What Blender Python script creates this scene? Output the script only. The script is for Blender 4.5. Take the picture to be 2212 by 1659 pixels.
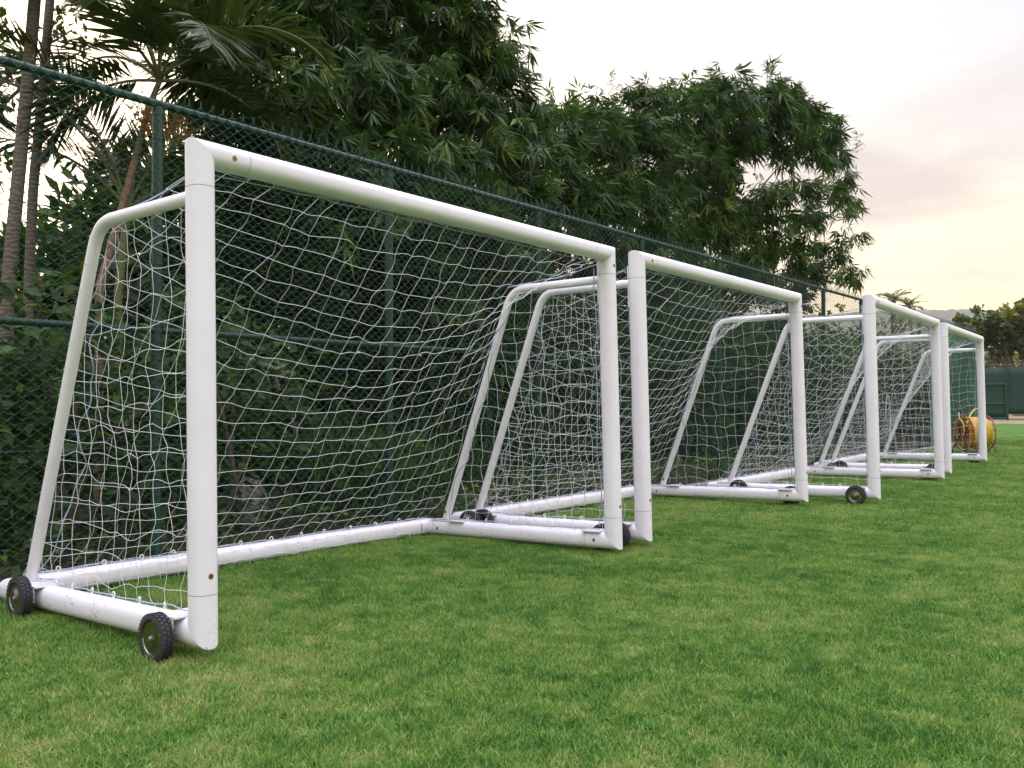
import bpy, math, random
import numpy as np
from mathutils import Vector, Matrix

for o in list(bpy.data.objects): bpy.data.objects.remove(o, do_unlink=True)
scene = bpy.context.scene
C = scene.collection
PI = math.pi
rng = np.random.default_rng(7)
random.seed(7)

# ------------------------------------------------------------------ camera
F_PX, YAW, PITCH, ROLL, CAM_H = 1931.9, 0.610567, 0.0214732, -0.0034008, 1.0611   # focal length in pixels of a 2212 px wide picture
PX0, PY0 = 1106.0, 829.5
FWD = np.array([-math.sin(YAW)*math.cos(PITCH), math.cos(YAW)*math.cos(PITCH), math.sin(PITCH)])
RGT = np.array([math.cos(YAW), math.sin(YAW), 0.0])
UPV = np.cross(RGT, FWD)
RGT, UPV = math.cos(ROLL)*RGT + math.sin(ROLL)*UPV, -math.sin(ROLL)*RGT + math.cos(ROLL)*UPV
CAM = np.array([0, 0, CAM_H])
cam_d = bpy.data.cameras.new('camera'); cam_o = bpy.data.objects.new('camera', cam_d); C.objects.link(cam_o)
cam_d.sensor_width = 36; cam_d.lens = F_PX/2212*36; cam_d.clip_end = 6000; cam_d.clip_start = 0.05
M = Matrix(((RGT[0], UPV[0], -FWD[0], 0), (RGT[1], UPV[1], -FWD[1], 0), (RGT[2], UPV[2], -FWD[2], CAM_H), (0, 0, 0, 1)))
cam_o.matrix_world = M
scene.camera = cam_o

# ------------------------------------------------------------------ sky and sun
SUN_DIR = np.array([-0.877, 0.480, 0.0]); SUN_EL = math.radians(12)
SUN_DIR = np.array([SUN_DIR[0]*math.cos(SUN_EL), SUN_DIR[1]*math.cos(SUN_EL), math.sin(SUN_EL)]); SUN_DIR /= np.linalg.norm(SUN_DIR)
CLOUD_Z = 9.2
world = bpy.data.worlds.new('World'); scene.world = world; world.use_nodes = True
def N(nt, kind, **kw):
    n = nt.nodes.new(kind)
    for k, v in kw.items():
        if k.startswith('i_'):
            key = k[2:]
            n.inputs[int(key) if key.isdigit() else key.replace('_', ' ')].default_value = v
        else: setattr(n, k, v)
    return n
def L(nt, a, b): nt.links.new(a, b)
def math_node(nt, op, a=None, b=None, c=None, clamp=False):
    n = nt.nodes.new('ShaderNodeMath'); n.operation = op; n.use_clamp = clamp
    for i, v in enumerate((a, b, c)):
        if v is None: continue
        if isinstance(v, (int, float)): n.inputs[i].default_value = v
        else: nt.links.new(v, n.inputs[i])
    return n.outputs[0]
def ramp(nt, fac, stops, interp='LINEAR'):
    n = nt.nodes.new('ShaderNodeValToRGB'); n.color_ramp.interpolation = interp
    e = n.color_ramp.elements
    while len(e) < len(stops): e.new(0.5)
    for i, (p, c) in enumerate(stops):
        e[i].position = p; e[i].color = (c[0], c[1], c[2], 1)
    if fac is not None: nt.links.new(fac, n.inputs[0])
    return n.outputs[0]
def mixc(nt, fac, a, b, mode='MIX'):
    n = nt.nodes.new('ShaderNodeMix'); n.data_type = 'RGBA'; n.blend_type = mode
    for sock, v in ((n.inputs[0], fac), (n.inputs[6], a), (n.inputs[7], b)):
        if isinstance(v, (int, float)): sock.default_value = v
        elif isinstance(v, tuple): sock.default_value = (v[0], v[1], v[2], 1)
        else: nt.links.new(v, sock)
    return n.outputs[2]
nt = world.node_tree; nt.nodes.clear()
w_out = N(nt, 'ShaderNodeOutputWorld')
sky = N(nt, 'ShaderNodeTexSky', sky_type='NISHITA', sun_disc=False)
sky.sun_elevation = SUN_EL; sky.sun_rotation = math.atan2(SUN_DIR[0], SUN_DIR[1]); sky.air_density = 1.0; sky.dust_density = 2.0
bg1 = N(nt, 'ShaderNodeBackground', i_Strength=0.12); L(nt, sky.outputs[0], bg1.inputs[0])
tc = N(nt, 'ShaderNodeTexCoord'); sep = N(nt, 'ShaderNodeSeparateXYZ'); L(nt, tc.outputs['Generated'], sep.inputs[0])
el = math_node(nt, 'MAXIMUM', sep.outputs[2], 0.0)
dotn = N(nt, 'ShaderNodeVectorMath', operation='DOT_PRODUCT'); L(nt, tc.outputs['Generated'], dotn.inputs[0]); dotn.inputs[1].default_value = tuple(SUN_DIR)
sunprox = math_node(nt, 'POWER', math_node(nt, 'MAXIMUM', dotn.outputs['Value'], 0.0), 6.0)
# overcast veil, brighter towards the zenith, warm towards the low sun
veil = ramp(nt, el, [(0.0, (0.86, 0.56, 0.23)), (0.08, (0.80, 0.59, 0.28)), (0.17, (0.68, 0.57, 0.38)), (0.26, (0.56, 0.53, 0.49)), (0.38, (0.51, 0.505, 0.56)), (0.58, (1.0, 0.98, 1.14)), (1.0, (2.75, 2.68, 3.2))])
warm = mixc(nt, math_node(nt, 'MULTIPLY', sunprox, 0.8), veil, (1.7, 1.38, 1.02))
# cloud bands: noise over the cloud layer seen in perspective
den = math_node(nt, 'ADD', el, 0.10)
cmb = N(nt, 'ShaderNodeCombineXYZ')
L(nt, math_node(nt, 'DIVIDE', sep.outputs[0], den), cmb.inputs[0]); L(nt, math_node(nt, 'DIVIDE', sep.outputs[1], den), cmb.inputs[1])
cn = N(nt, 'ShaderNodeTexNoise', i_Scale=0.8, i_Detail=7.0, i_Roughness=0.55, i_Distortion=0.3); cadd = N(nt, 'ShaderNodeVectorMath', operation='ADD'); L(nt, cmb.outputs[0], cadd.inputs[0]); cadd.inputs[1].default_value = (0.0, 0.0, CLOUD_Z); L(nt, cadd.outputs[0], cn.inputs['Vector'])
cmask = ramp(nt, cn.outputs['Fac'], [(0.47, (0, 0, 0)), (0.62, (1, 1, 1))])
cloudy = mixc(nt, math_node(nt, 'MULTIPLY', cmask, math_node(nt, 'MULTIPLY', 0.85, ramp(nt, el, [(0.04, (0.55, 0.55, 0.55)), (0.14, (1, 1, 1)), (0.28, (0.8, 0.8, 0.8)), (0.40, (0.3, 0.3, 0.3))]))), warm, (0.365, 0.292, 0.27))
bg2 = N(nt, 'ShaderNodeBackground', i_Strength=1.0); L(nt, cloudy, bg2.inputs[0])
mx = N(nt, 'ShaderNodeMixShader', i_Fac=0.85); L(nt, bg1.outputs[0], mx.inputs[1]); L(nt, bg2.outputs[0], mx.inputs[2])
L(nt, mx.outputs[0], w_out.inputs[0])

sun_d = bpy.data.lights.new('sun', 'SUN'); sun_d.energy = 0.7; sun_d.angle = math.radians(14); sun_d.color = (1.0, 0.86, 0.66)
sun_o = bpy.data.objects.new('sun', sun_d); C.objects.link(sun_o)
sun_o.rotation_euler = Vector(tuple(SUN_DIR)).to_track_quat('Z', 'Y').to_euler()
scene.view_settings.view_transform = 'Standard'; scene.view_settings.look = 'None'
scene.view_settings.exposure = 0.9; scene.view_settings.gamma = 1.0; scene.view_settings.use_curve_mapping = False
scene.render.engine = 'CYCLES'
scene.cycles.max_bounces = 6; scene.cycles.diffuse_bounces = 3; scene.cycles.glossy_bounces = 3; scene.cycles.transmission_bounces = 3; scene.cycles.volume_bounces = 0; scene.cycles.transparent_max_bounces = 4

# ------------------------------------------------------------------ places from pixels
def ray(u, w): return FWD + RGT*(u-PX0)/F_PX - UPV*(w-PY0)/F_PX
def at_depth(u, w, d): return CAM + d*ray(u, w)
def on_ground(u, w, z=0.0):
    r = ray(u, w); return CAM + r*(z-CAM_H)/r[2]
FX0, FY0, FDIR = -5.05, 3.354, -0.06165            # the fence: a post foot and the direction it runs in
FD = np.array([-math.sin(FDIR), math.cos(FDIR), 0.0]); FN = np.array([math.cos(FDIR), math.sin(FDIR), 0.0])   # along, towards the field
def fence_pt(t, off=0.0, z=0.0): return np.array([FX0, FY0, 0]) + FD*t + FN*off + np.array([0, 0, z])
def behind(u, w, off):                             # pixel -> point on the vertical plane `off` metres behind the fence
    p0 = fence_pt(0, -off); r = ray(u, w); t = ((p0-CAM) @ FN)/(r @ FN); return CAM + t*r, t

# ------------------------------------------------------------------ mesh helpers
class MB:
    def __init__(s): s.v = []; s.f = []; s.n = 0; s.tint = []
    def add(s, v, f, tint=None):
        v = np.asarray(v, float).reshape(-1, 3); s.v.append(v)
        s.f.extend([tuple(int(i)+s.n for i in q) for q in f]); s.n += len(v)
        if tint is not None: s.tint.append(np.full(len(v), tint) if np.isscalar(tint) else np.asarray(tint))
    def build(s, name, mat, parent=None, smooth=True, sharp=35):
        v = np.concatenate(s.v) if s.v else np.zeros((0, 3))
        return mesh_obj(name, v, s.f, mat, parent, smooth, sharp, np.concatenate(s.tint) if s.tint else None)
def make_mesh(name, v, f, mat, smooth=True, sharp=35, tint=None):
    me = bpy.data.meshes.new(name)
    if isinstance(f, np.ndarray):
        k = f.shape[1]
        me.vertices.add(len(v)); me.vertices.foreach_set('co', np.asarray(v, np.float32).ravel())
        me.loops.add(f.size); me.loops.foreach_set('vertex_index', f.astype(np.int32).ravel())
        me.polygons.add(len(f)); me.polygons.foreach_set('loop_start', np.arange(0, f.size, k, dtype=np.int32))
        me.update(calc_edges=True)
    else:
        me.from_pydata(np.asarray(v).tolist(), [], f)
    if tint is not None:
        a = me.attributes.new('tint', 'FLOAT', 'POINT'); a.data.foreach_set('value', np.asarray(tint, np.float32))
    me.materials.append(mat)
    if smooth:
        me.polygons.foreach_set('use_smooth', np.ones(len(me.polygons), bool))
        if sharp: me.set_sharp_from_angle(angle=math.radians(sharp))
    me.update()
    return me
def link(name, me, parent=None):
    o = bpy.data.objects.new(name, me); C.objects.link(o)
    if parent is not None: o.parent = parent
    return o
def mesh_obj(name, v, f, mat, parent=None, smooth=True, sharp=35, tint=None):
    return link(name, make_mesh(name, v, f, mat, smooth, sharp, tint), parent)
def tag(o, label=None, cat=None, group=None, kind=None):
    if label: o['label'] = label
    if cat: o['category'] = cat
    if group: o['group'] = group
    if kind: o['kind'] = kind
    return o
def empty(name, loc=(0, 0, 0), rot=(0, 0, 0)):
    o = bpy.data.objects.new(name, None); C.objects.link(o); o.location = tuple(loc); o.rotation_euler = rot; o.empty_display_size = 0.2
    return o
def oval(a, b, n=24, e=2.0):
    t = np.arange(n)*2*PI/n; c, s = np.cos(t), np.sin(t)
    return np.stack([a*np.sign(c)*np.abs(c)**(2/e), b*np.sign(s)*np.abs(s)**(2/e)], 1)
def sweep(mb, path, prof, ref=(0, 0, 1), cap=True, closed=False, scale=None, tint=None, crisp=0.0):
    """prof swept along path; corners are mitred"""
    P = [np.asarray(p, float) for p in path]; n = len(P); k = len(prof)
    D = [(P[i+1]-P[i])/np.linalg.norm(P[i+1]-P[i]) for i in range(n-1)]
    r = np.asarray(ref, float); a = r - D[0]*(r @ D[0])
    if np.linalg.norm(a) < 1e-4: a = np.cross(D[0], [0.31, 0.77, 0.55])
    a /= np.linalg.norm(a); rings = []
    for i in range(n):
        d = D[min(i, n-2)] if i == 0 else D[i-1]
        if i > 1:   # carry the frame round the bend
            q = Vector(D[i-2]).rotation_difference(Vector(D[i-1])); a = np.array(q @ Vector(a))
        b = np.cross(d, a); sc = 1 if scale is None else scale[i]
        ring = P[i] + (prof[:, :1]*a + prof[:, 1:]*b)*sc
        if 0 < i < n-1:
            m = D[i-1]+D[i]; m /= np.linalg.norm(m)
            ring = ring + np.outer(((P[i]-ring) @ m)/(d @ m), d)
            if crisp: rings += [ring-D[i-1]*crisp, ring, ring+D[i]*crisp]; continue
        rings.append(ring)
    f = []; n = len(rings)
    for i in range(n-1):
        for j in range(k):
            j2 = (j+1) % k; f.append((i*k+j, i*k+j2, (i+1)*k+j2, (i+1)*k+j))
    if cap: f.append(tuple(range(k-1, -1, -1))); f.append(tuple((n-1)*k+j for j in range(k)))
    mb.add(np.concatenate(rings), f, tint)
def box(mb, c, s, rot=None, bev=0.0):
    c = np.asarray(c, float); h = np.asarray(s, float)/2
    if bev <= 0:
        v = np.array([[x, y, z] for x in (-1, 1) for y in (-1, 1) for z in (-1, 1)], float)*h
        f = [(0, 1, 3, 2), (4, 6, 7, 5), (0, 4, 5, 1), (2, 3, 7, 6), (0, 2, 6, 4), (1, 5, 7, 3)]
    else:   # chamfered along z
        x, y, z = h; b = bev
        ring = [(-x+b, -y), (x-b, -y), (x, -y+b), (x, y-b), (x-b, y), (-x+b, y), (-x, y-b), (-x, -y+b)]
        v = np.array([(p[0], p[1], -z) for p in ring]+[(p[0], p[1], z) for p in ring]); f = [tuple(range(7, -1, -1)), tuple(range(8, 16))]
        f += [(i, (i+1) % 8, 8+(i+1) % 8, 8+i) for i in range(8)]
    if rot is not None: v = v @ np.asarray(rot).T
    mb.add(v+c, f)
def lathe(mb, prof, axis='y', n=32, c=(0, 0, 0)):
    """prof: list of (radius, offset along the axis)"""
    t = np.arange(n)*2*PI/n; vs = []
    for r, h in prof:
        ring = np.zeros((n, 3)); a, b, k = {'y': (0, 2, 1), 'z': (0, 1, 2), 'x': (1, 2, 0)}[axis]
        ring[:, a] = r*np.cos(t); ring[:, b] = r*np.sin(t); ring[:, k] = h; vs.append(ring)
    m = len(prof); f = []
    for i in range(m-1):
        for j in range(n): f.append((i*n+j, i*n+(j+1) % n, (i+1)*n+(j+1) % n, (i+1)*n+j))
    mb.add(np.concatenate(vs)+np.asarray(c), f)
class Tubes:
    """many thin cords in one mesh, three or four sides each"""
    def __init__(s, sides=3): s.v = []; s.f = []; s.n = 0; s.k = sides
    def add(s, P, r):
        P = np.asarray(P, float); n = len(P); k = s.k
        T = np.gradient(P, axis=0); T /= np.linalg.norm(T, axis=1)[:, None]+1e-9
        ref = np.array([0.43, 0.21, 0.88]) if abs(T[:, 2].mean()) < 0.75 else np.array([0.83, 0.51, 0.2])
        A = np.cross(T, ref); A /= np.linalg.norm(A, axis=1)[:, None]+1e-9; B = np.cross(T, A)
        ang = np.arange(k)*2*PI/k
        V = P[:, None, :] + r*(np.cos(ang)[None, :, None]*A[:, None, :] + np.sin(ang)[None, :, None]*B[:, None, :])
        s.v.append(V.reshape(-1, 3))
        i = np.arange(n-1)[:, None]; j = np.arange(k)[None, :]; j2 = (j+1) % k
        s.f.append((np.stack([i*k+j, i*k+j2, (i+1)*k+j2, (i+1)*k+j], -1).reshape(-1, 4))+s.n); s.n += n*k
    def build(s, name, mat, parent=None, smooth=True):
        return mesh_obj(name, np.concatenate(s.v), np.concatenate(s.f), mat, parent, smooth, None)
def unit(a): return a/(np.linalg.norm(a, axis=-1, keepdims=True)+1e-9)
def leaf_mesh(P, D, Nrm, Ln, Wd, droop, tint, mid=0.38):
    """one folded four-triangle leaf for each row: base P, direction D, upper side Nrm"""
    n = len(P); D = unit(D); S = unit(np.cross(D, Nrm)); U = np.cross(S, D)
    Ln = np.broadcast_to(Ln, (n,))[:, None]; Wd = np.broadcast_to(Wd, (n,))[:, None]; dr = np.broadcast_to(droop, (n,))[:, None]
    down = np.array([0, 0, -1.0])
    m = P + D*Ln*mid + down*Ln*dr*0.25 - U*Wd*0.10
    l = P + D*Ln*mid + S*Wd*0.5 + U*Wd*0.10 + down*Ln*dr*0.25; r = P + D*Ln*mid - S*Wd*0.5 + U*Wd*0.10 + down*Ln*dr*0.25
    t = P + D*Ln + down*Ln*dr
    V = np.stack([P, l, m, r, t], 1).reshape(-1, 3)
    base = (np.arange(n)*5)[:, None, None]
    Fc = (np.array([[0, 2, 1], [0, 3, 2], [1, 2, 4], [2, 3, 4]])[None]+base).reshape(-1, 3)
    return V, Fc, np.repeat(np.broadcast_to(tint, (n,)), 5)
class Leaves:
    def __init__(s): s.v = []; s.f = []; s.t = []; s.n = 0
    def add(s, *a, **k):
        V, Fc, t = leaf_mesh(*a, **k); s.v.append(V); s.f.append(Fc+s.n); s.t.append(t); s.n += len(V)
    def build(s, name, mat, parent=None):
        return mesh_obj(name, np.concatenate(s.v), np.concatenate(s.f), mat, parent, False, None, np.concatenate(s.t))
def sphere_dirs(n): return unit(rng.normal(size=(n, 3)))

# ------------------------------------------------------------------ materials
def mat(name):
    m = bpy.data.materials.new(name); m.use_nodes = True; nt = m.node_tree
    b = nt.nodes['Principled BSDF']; return m, nt, b
def noise(nt, scale, detail=4, rough=0.55, coord='Object', vec=None):
    n = N(nt, 'ShaderNodeTexNoise', i_Scale=scale, i_Detail=detail, i_Roughness=rough)
    if vec is None:
        t = N(nt, 'ShaderNodeTexCoord'); vec = t.outputs[coord]
    L(nt, vec, n.inputs['Vector']); return n.outputs['Fac']
def bump(nt, b, h, strength=0.2, dist=0.01):
    n = N(nt, 'ShaderNodeBump', i_Strength=strength, i_Distance=dist); L(nt, h, n.inputs['Height']); L(nt, n.outputs[0], b.inputs['Normal'])
def plain(name, c1, c2, scale=6, rough=0.5, metal=0.0, bmp=0.0, rr=0.12):
    m, nt, b = mat(name); f = noise(nt, scale)
    L(nt, ramp(nt, f, [(0.3, c1), (0.7, c2)]), b.inputs['Base Color'])
    L(nt, math_node(nt, 'MULTIPLY_ADD', f, rr, rough-rr/2), b.inputs['Roughness'])
    b.inputs['Metallic'].default_value = metal
    if bmp: bump(nt, b, noise(nt, scale*12), bmp, 0.004)
    return m
def white_paint():
    m, nt, b = mat('white_powder_coat')
    f = noise(nt, 3.0, 5); col = ramp(nt, f, [(0.3, (0.785, 0.765, 0.795)), (0.7, (0.84, 0.82, 0.85))])
    # chipped, muddy foot of the frame
    t = N(nt, 'ShaderNodeTexCoord'); s = N(nt, 'ShaderNodeSeparateXYZ'); L(nt, t.outputs['Object'], s.inputs[0])
    lo = ramp(nt, s.outputs[2], [(0.05, (1, 1, 1)), (0.30, (0, 0, 0))])
    sp = ramp(nt, noise(nt, 55, 6, 0.7), [(0.575, (0, 0, 0)), (0.60, (1, 1, 1))])
    blot = ramp(nt, noise(nt, 7, 2), [(0.52, (0, 0, 0)), (0.60, (1, 1, 1))])
    k = math_node(nt, 'MULTIPLY', math_node(nt, 'MULTIPLY', lo, sp), blot)
    col = mixc(nt, k, col, (0.13, 0.11, 0.09))
    dust = math_node(nt, 'MULTIPLY', ramp(nt, noise(nt, 9, 6, 0.7), [(0.5, (0, 0, 0)), (0.8, (1, 1, 1))]), 0.22)
    col = mixc(nt, dust, col, (0.60, 0.56, 0.50))
    L(nt, col, b.inputs['Base Color']); b.inputs['Roughness'].default_value = 0.34
    bump(nt, b, noise(nt, 260, 2), 0.06, 0.001)
    return m
WHITE = white_paint()
SEAM = plain('dark_seam', (0.16, 0.15, 0.15), (0.24, 0.23, 0.23), 10, 0.7)
CORD = plain('white_net_cord', (0.66, 0.69, 0.66), (0.80, 0.82, 0.79), 8, 0.7)
CLIP = plain('white_plastic', (0.72, 0.72, 0.74), (0.8, 0.8, 0.8), 8, 0.45)
BRASS = plain('aged_brass', (0.16, 0.10, 0.03), (0.34, 0.24, 0.07), 60, 0.4, 0.8)
CHROME = plain('dull_chrome', (0.20, 0.18, 0.155), (0.30, 0.28, 0.25), 5, 0.2, 1.0, 0, 0.06)
RUBBER = plain('black_rubber', (0.018, 0.019, 0.022), (0.045, 0.046, 0.05), 20, 0.75, 0, 0.15)
STEEL = plain('steel_bolt', (0.5, 0.5, 0.5), (0.7, 0.7, 0.7), 20, 0.3, 1.0)
FGREEN = plain('green_fence_paint', (0.005, 0.036, 0.021), (0.009, 0.050, 0.029), 3, 0.38)
FWIRE = plain('green_coated_wire', (0.008, 0.058, 0.040), (0.015, 0.085, 0.058), 5, 0.45)
def rope_mat():
    m, nt, b = mat('blue_white_rope'); t = N(nt, 'ShaderNodeTexCoord')
    w = N(nt, 'ShaderNodeTexWave', wave_type='BANDS', bands_direction='DIAGONAL', i_Scale=45.0, i_Distortion=1.5, i_Detail=1.0)
    L(nt, t.outputs['Object'], w.inputs[0])
    L(nt, ramp(nt, w.outputs['Fac'], [(0.36, (0.10, 0.14, 0.36)), (0.50, (0.58, 0.60, 0.66))]), b.inputs['Base Color']); b.inputs['Roughness'].default_value = 0.8
    return m
ROPE = rope_mat()
def leaf_mat(name, stops, rough=0.5, trans=0.25, spec=0.2):
    m, nt, b = mat(name)
    a = N(nt, 'ShaderNodeAttribute', attribute_name='tint')
    col = ramp(nt, a.outputs['Fac'], stops)
    L(nt, col, b.inputs['Base Color']); b.inputs['Roughness'].default_value = rough; b.inputs['Specular IOR Level'].default_value = spec
    tr = N(nt, 'ShaderNodeBsdfTranslucent'); L(nt, mixc(nt, 1.0, col, (1.3, 1.5, 0.6), 'MULTIPLY'), tr.inputs[0])
    ms = N(nt, 'ShaderNodeMixShader', i_Fac=trans); L(nt, b.outputs[0], ms.inputs[1]); L(nt, tr.outputs[0], ms.inputs[2])
    L(nt, ms.outputs[0], nt.nodes['Material Output'].inputs[0])
    return m
BAMBOO = leaf_mat('bamboo_leaf', [(0.0, (0.024, 0.050, 0.014)), (0.5, (0.046, 0.090, 0.022)), (0.8, (0.088, 0.155, 0.028)), (1.0, (0.19, 0.23, 0.05))])
SHRUB = leaf_mat('shrub_leaf', [(0.0, (0.022, 0.045, 0.012)), (0.6, (0.046, 0.090, 0.020)), (0.9, (0.10, 0.18, 0.032)), (1.0, (0.19, 0.23, 0.05))])
PALM = leaf_mat('palm_leaf', [(0.0, (0.030, 0.050, 0.018)), (0.6, (0.055, 0.085, 0.028)), (1.0, (0.12, 0.14, 0.04))], 0.4, 0.2)
FARLEAF = leaf_mat('far_tree_leaf', [(0.0, (0.035, 0.055, 0.020)), (0.6, (0.075, 0.10, 0.030)), (0.9, (0.15, 0.16, 0.04)), (1.0, (0.28, 0.24, 0.06))], 0.6)
GOLDLEAF = leaf_mat('yellow_green_leaf', [(0.0, (0.06, 0.08, 0.02)), (0.6, (0.14, 0.15, 0.035)), (1.0, (0.30, 0.25, 0.06))], 0.6, 0.35)
CULM = plain('bamboo_culm', (0.06, 0.08, 0.03), (0.13, 0.13, 0.05), 4, 0.5)
BARK = plain('grey_brown_bark', (0.10, 0.075, 0.055), (0.20, 0.155, 0.12), 9, 0.85, 0, 0.5)
REDSHAFT = plain('orange_brown_crownshaft', (0.15, 0.08, 0.045), (0.25, 0.14, 0.07), 5, 0.55)
GSHAFT = plain('green_leaf_stalk', (0.09, 0.11, 0.03), (0.17, 0.17, 0.05), 5, 0.5)
FRUIT = plain('orange_palm_fruit', (0.28, 0.12, 0.02), (0.42, 0.22, 0.04), 20, 0.5)
TWIG = plain('dead_branch', (0.20, 0.15, 0.11), (0.34, 0.27, 0.21), 12, 0.85)
def ring_bark():
    m, nt, b = mat('ringed_palm_bark'); t = N(nt, 'ShaderNodeTexCoord')
    w = N(nt, 'ShaderNodeTexWave', wave_type='BANDS', bands_direction='Z', i_Scale=9.0, i_Distortion=7.0, i_Detail=4.0); L(nt, t.outputs['Object'], w.inputs[0])
    f = math_node(nt, 'MULTIPLY_ADD', w.outputs['Fac'], 0.5, math_node(nt, 'MULTIPLY', noise(nt, 14, 5), 0.5))
    L(nt, ramp(nt, f, [(0.2, (0.10, 0.075, 0.058)), (0.8, (0.19, 0.15, 0.12))]), b.inputs['Base Color']); b.inputs['Roughness'].default_value = 0.9
    bump(nt, b, w.outputs['Fac'], 0.3, 0.006); return m
PBARK = ring_bark()

def lawn_cols(nt):
    g = N(nt, 'ShaderNodeNewGeometry'); pos = g.outputs['Position']
    n1 = noise(nt, 1.5, 5, 0.65, vec=pos); n2 = noise(nt, 7.0, 4, 0.65, vec=pos); n3 = noise(nt, 0.3, 3, 0.5, vec=pos)
    f = math_node(nt, 'ADD', math_node(nt, 'MULTIPLY_ADD', n1, 0.68, -0.065), math_node(nt, 'MULTIPLY_ADD', n2, 0.75, -0.15))
    f = math_node(nt, 'ADD', f, math_node(nt, 'MULTIPLY_ADD', n3, 0.35, -0.175))
    return f, pos
def lawn_mat():
    m, nt, b = mat('lawn_soil'); f, pos = lawn_cols(nt)
    fine = noise(nt, 60, 4, 0.7, vec=pos)
    c = ramp(nt, f, [(0.38, (0.040, 0.120, 0.020)), (0.52, (0.075, 0.185, 0.030)), (0.68, (0.14, 0.19, 0.050))])
    c = mixc(nt, math_node(nt, 'MULTIPLY', fine, 0.75), c, (0.5, 0.5, 0.42), 'MULTIPLY')
    L(nt, c, b.inputs['Base Color']); b.inputs['Roughness'].default_value = 0.9; b.inputs['Specular IOR Level'].default_value = 0.1
    bump(nt, b, fine, 0.6, 0.02); return m
def grass_mat():
    m, nt, b = mat('grass_blade'); f, pos = lawn_cols(nt)
    oi = N(nt, 'ShaderNodeObjectInfo'); a = N(nt, 'ShaderNodeAttribute', attribute_name='tint')
    f = math_node(nt, 'ADD', f, math_node(nt, 'MULTIPLY_ADD', oi.outputs['Random'], 0.05, -0.025))
    f = math_node(nt, 'ADD', f, math_node(nt, 'MULTIPLY_ADD', a.outputs['Fac'], 0.40, -0.20))
    c = ramp(nt, f, [(0.26, (0.052, 0.150, 0.030)), (0.44, (0.135, 0.300, 0.050)), (0.60, (0.245, 0.395, 0.082)), (0.80, (0.46, 0.46, 0.18))])
    L(nt, c, b.inputs['Base Color']); b.inputs['Roughness'].default_value = 0.55; b.inputs['Specular IOR Level'].default_value = 0.25
    tr = N(nt, 'ShaderNodeBsdfTranslucent'); L(nt, c, tr.inputs[0])
    ms = N(nt, 'ShaderNodeMixShader', i_Fac=0.3); L(nt, b.outputs[0], ms.inputs[1]); L(nt, tr.outputs[0], ms.inputs[2])
    L(nt, ms.outputs[0], nt.nodes['Material Output'].inputs[0]); return m
LAWN = lawn_mat(); GRASS = grass_mat()
SOIL = plain('leaf_litter_soil', (0.030, 0.022, 0.014), (0.085, 0.060, 0.036), 5, 0.95, 0, 0.8)
EARTH = plain('dry_earth', (0.16, 0.135, 0.070), (0.24, 0.20, 0.11), 0.9, 0.95, 0, 0.5)
CONC = plain('kerb_concrete', (0.17, 0.16, 0.15), (0.29, 0.27, 0.25), 5, 0.9, 0, 0.5)

# ================================================================== the setting
# lawn: one sheet out to the horizon, gently uneven near the goals
def ground():
    xs = np.concatenate([np.linspace(-900, -60, 8), np.linspace(-40, 60, 41), np.linspace(90, 900, 8)])
    ys = np.concatenate([np.linspace(-300, -30, 5), np.linspace(-20, 90, 45), np.linspace(130, 1500, 9)])
    X, Y = np.meshgrid(xs, ys); V = np.stack([X.ravel(), Y.ravel(), np.zeros(X.size)], 1)
    nx = len(xs); i, j = np.meshgrid(np.arange(len(ys)-1), np.arange(nx-1), indexing='ij'); a = (i*nx+j).ravel()
    tag(mesh_obj('lawn', V, np.stack([a, a+1, a+nx+1, a+nx], 1), LAWN, None, False), kind='structure')
ground()
# soil bank behind the fence, rising away from the field
def bank():
    ts = np.linspace(-6, 24.1, 61); os = np.array([0.12, 0.3, 0.7, 1.3, 2.2, 3.4, 5.0, 7.5, 11.0, 16.0]); hs = np.array([0.0, 0.05, 0.14, 0.22, 0.35, 0.55, 0.8, 1.1, 1.4, 1.5])
    V = []
    for t in ts:
        for o, h in zip(os, hs):
            p = fence_pt(t, -o); z = 0.012 + h*(0.8+0.25*math.sin(t*0.9+o)+0.12*math.sin(t*2.7+o*3)); V.append((p[0], p[1], z))
    k = len(os); F = [(a*k+b, a*k+b+1, (a+1)*k+b+1, (a+1)*k+b) for a in range(len(ts)-1) for b in range(k-1)]
    tag(mesh_obj('soil_bank', np.array(V), F, SOIL, None, True, None), kind='structure')
bank()
def kerb():
    mb = MB(); e = [fence_pt(-6, -0.02), fence_pt(24.05, -0.02)]
    prof = np.array([(-0.06, -0.09), (0.030, -0.09), (0.036, -0.08), (0.036, 0.09), (0.030, 0.10), (-0.06, 0.10)])
    sweep(mb, e, prof); tag(mb.build('kerb', CONC, None, False), kind='structure')
kerb()
# dry earth in front of the far fence
def earth_strip():
    a = [on_ground(1700, 914.5), on_ground(2900, 915.5), on_ground(2900, 896), on_ground(1700, 896)]
    n = 40; V = []
    for i in range(n+1):
        for q, (p0, p1) in enumerate(((a[0], a[1]), (a[3], a[2]))):
            p = p0+(p1-p0)*i/n; p = p + FD*(rng.normal()*0.5 if q == 0 else 0); V.append((p[0], p[1], 0.004))
    tag(mesh_obj('dirt_strip', np.array(V), [(2*i, 2*i+2, 2*i+3, 2*i+1) for i in range(n)], EARTH, None, False), kind='structure')
earth_strip()
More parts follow.
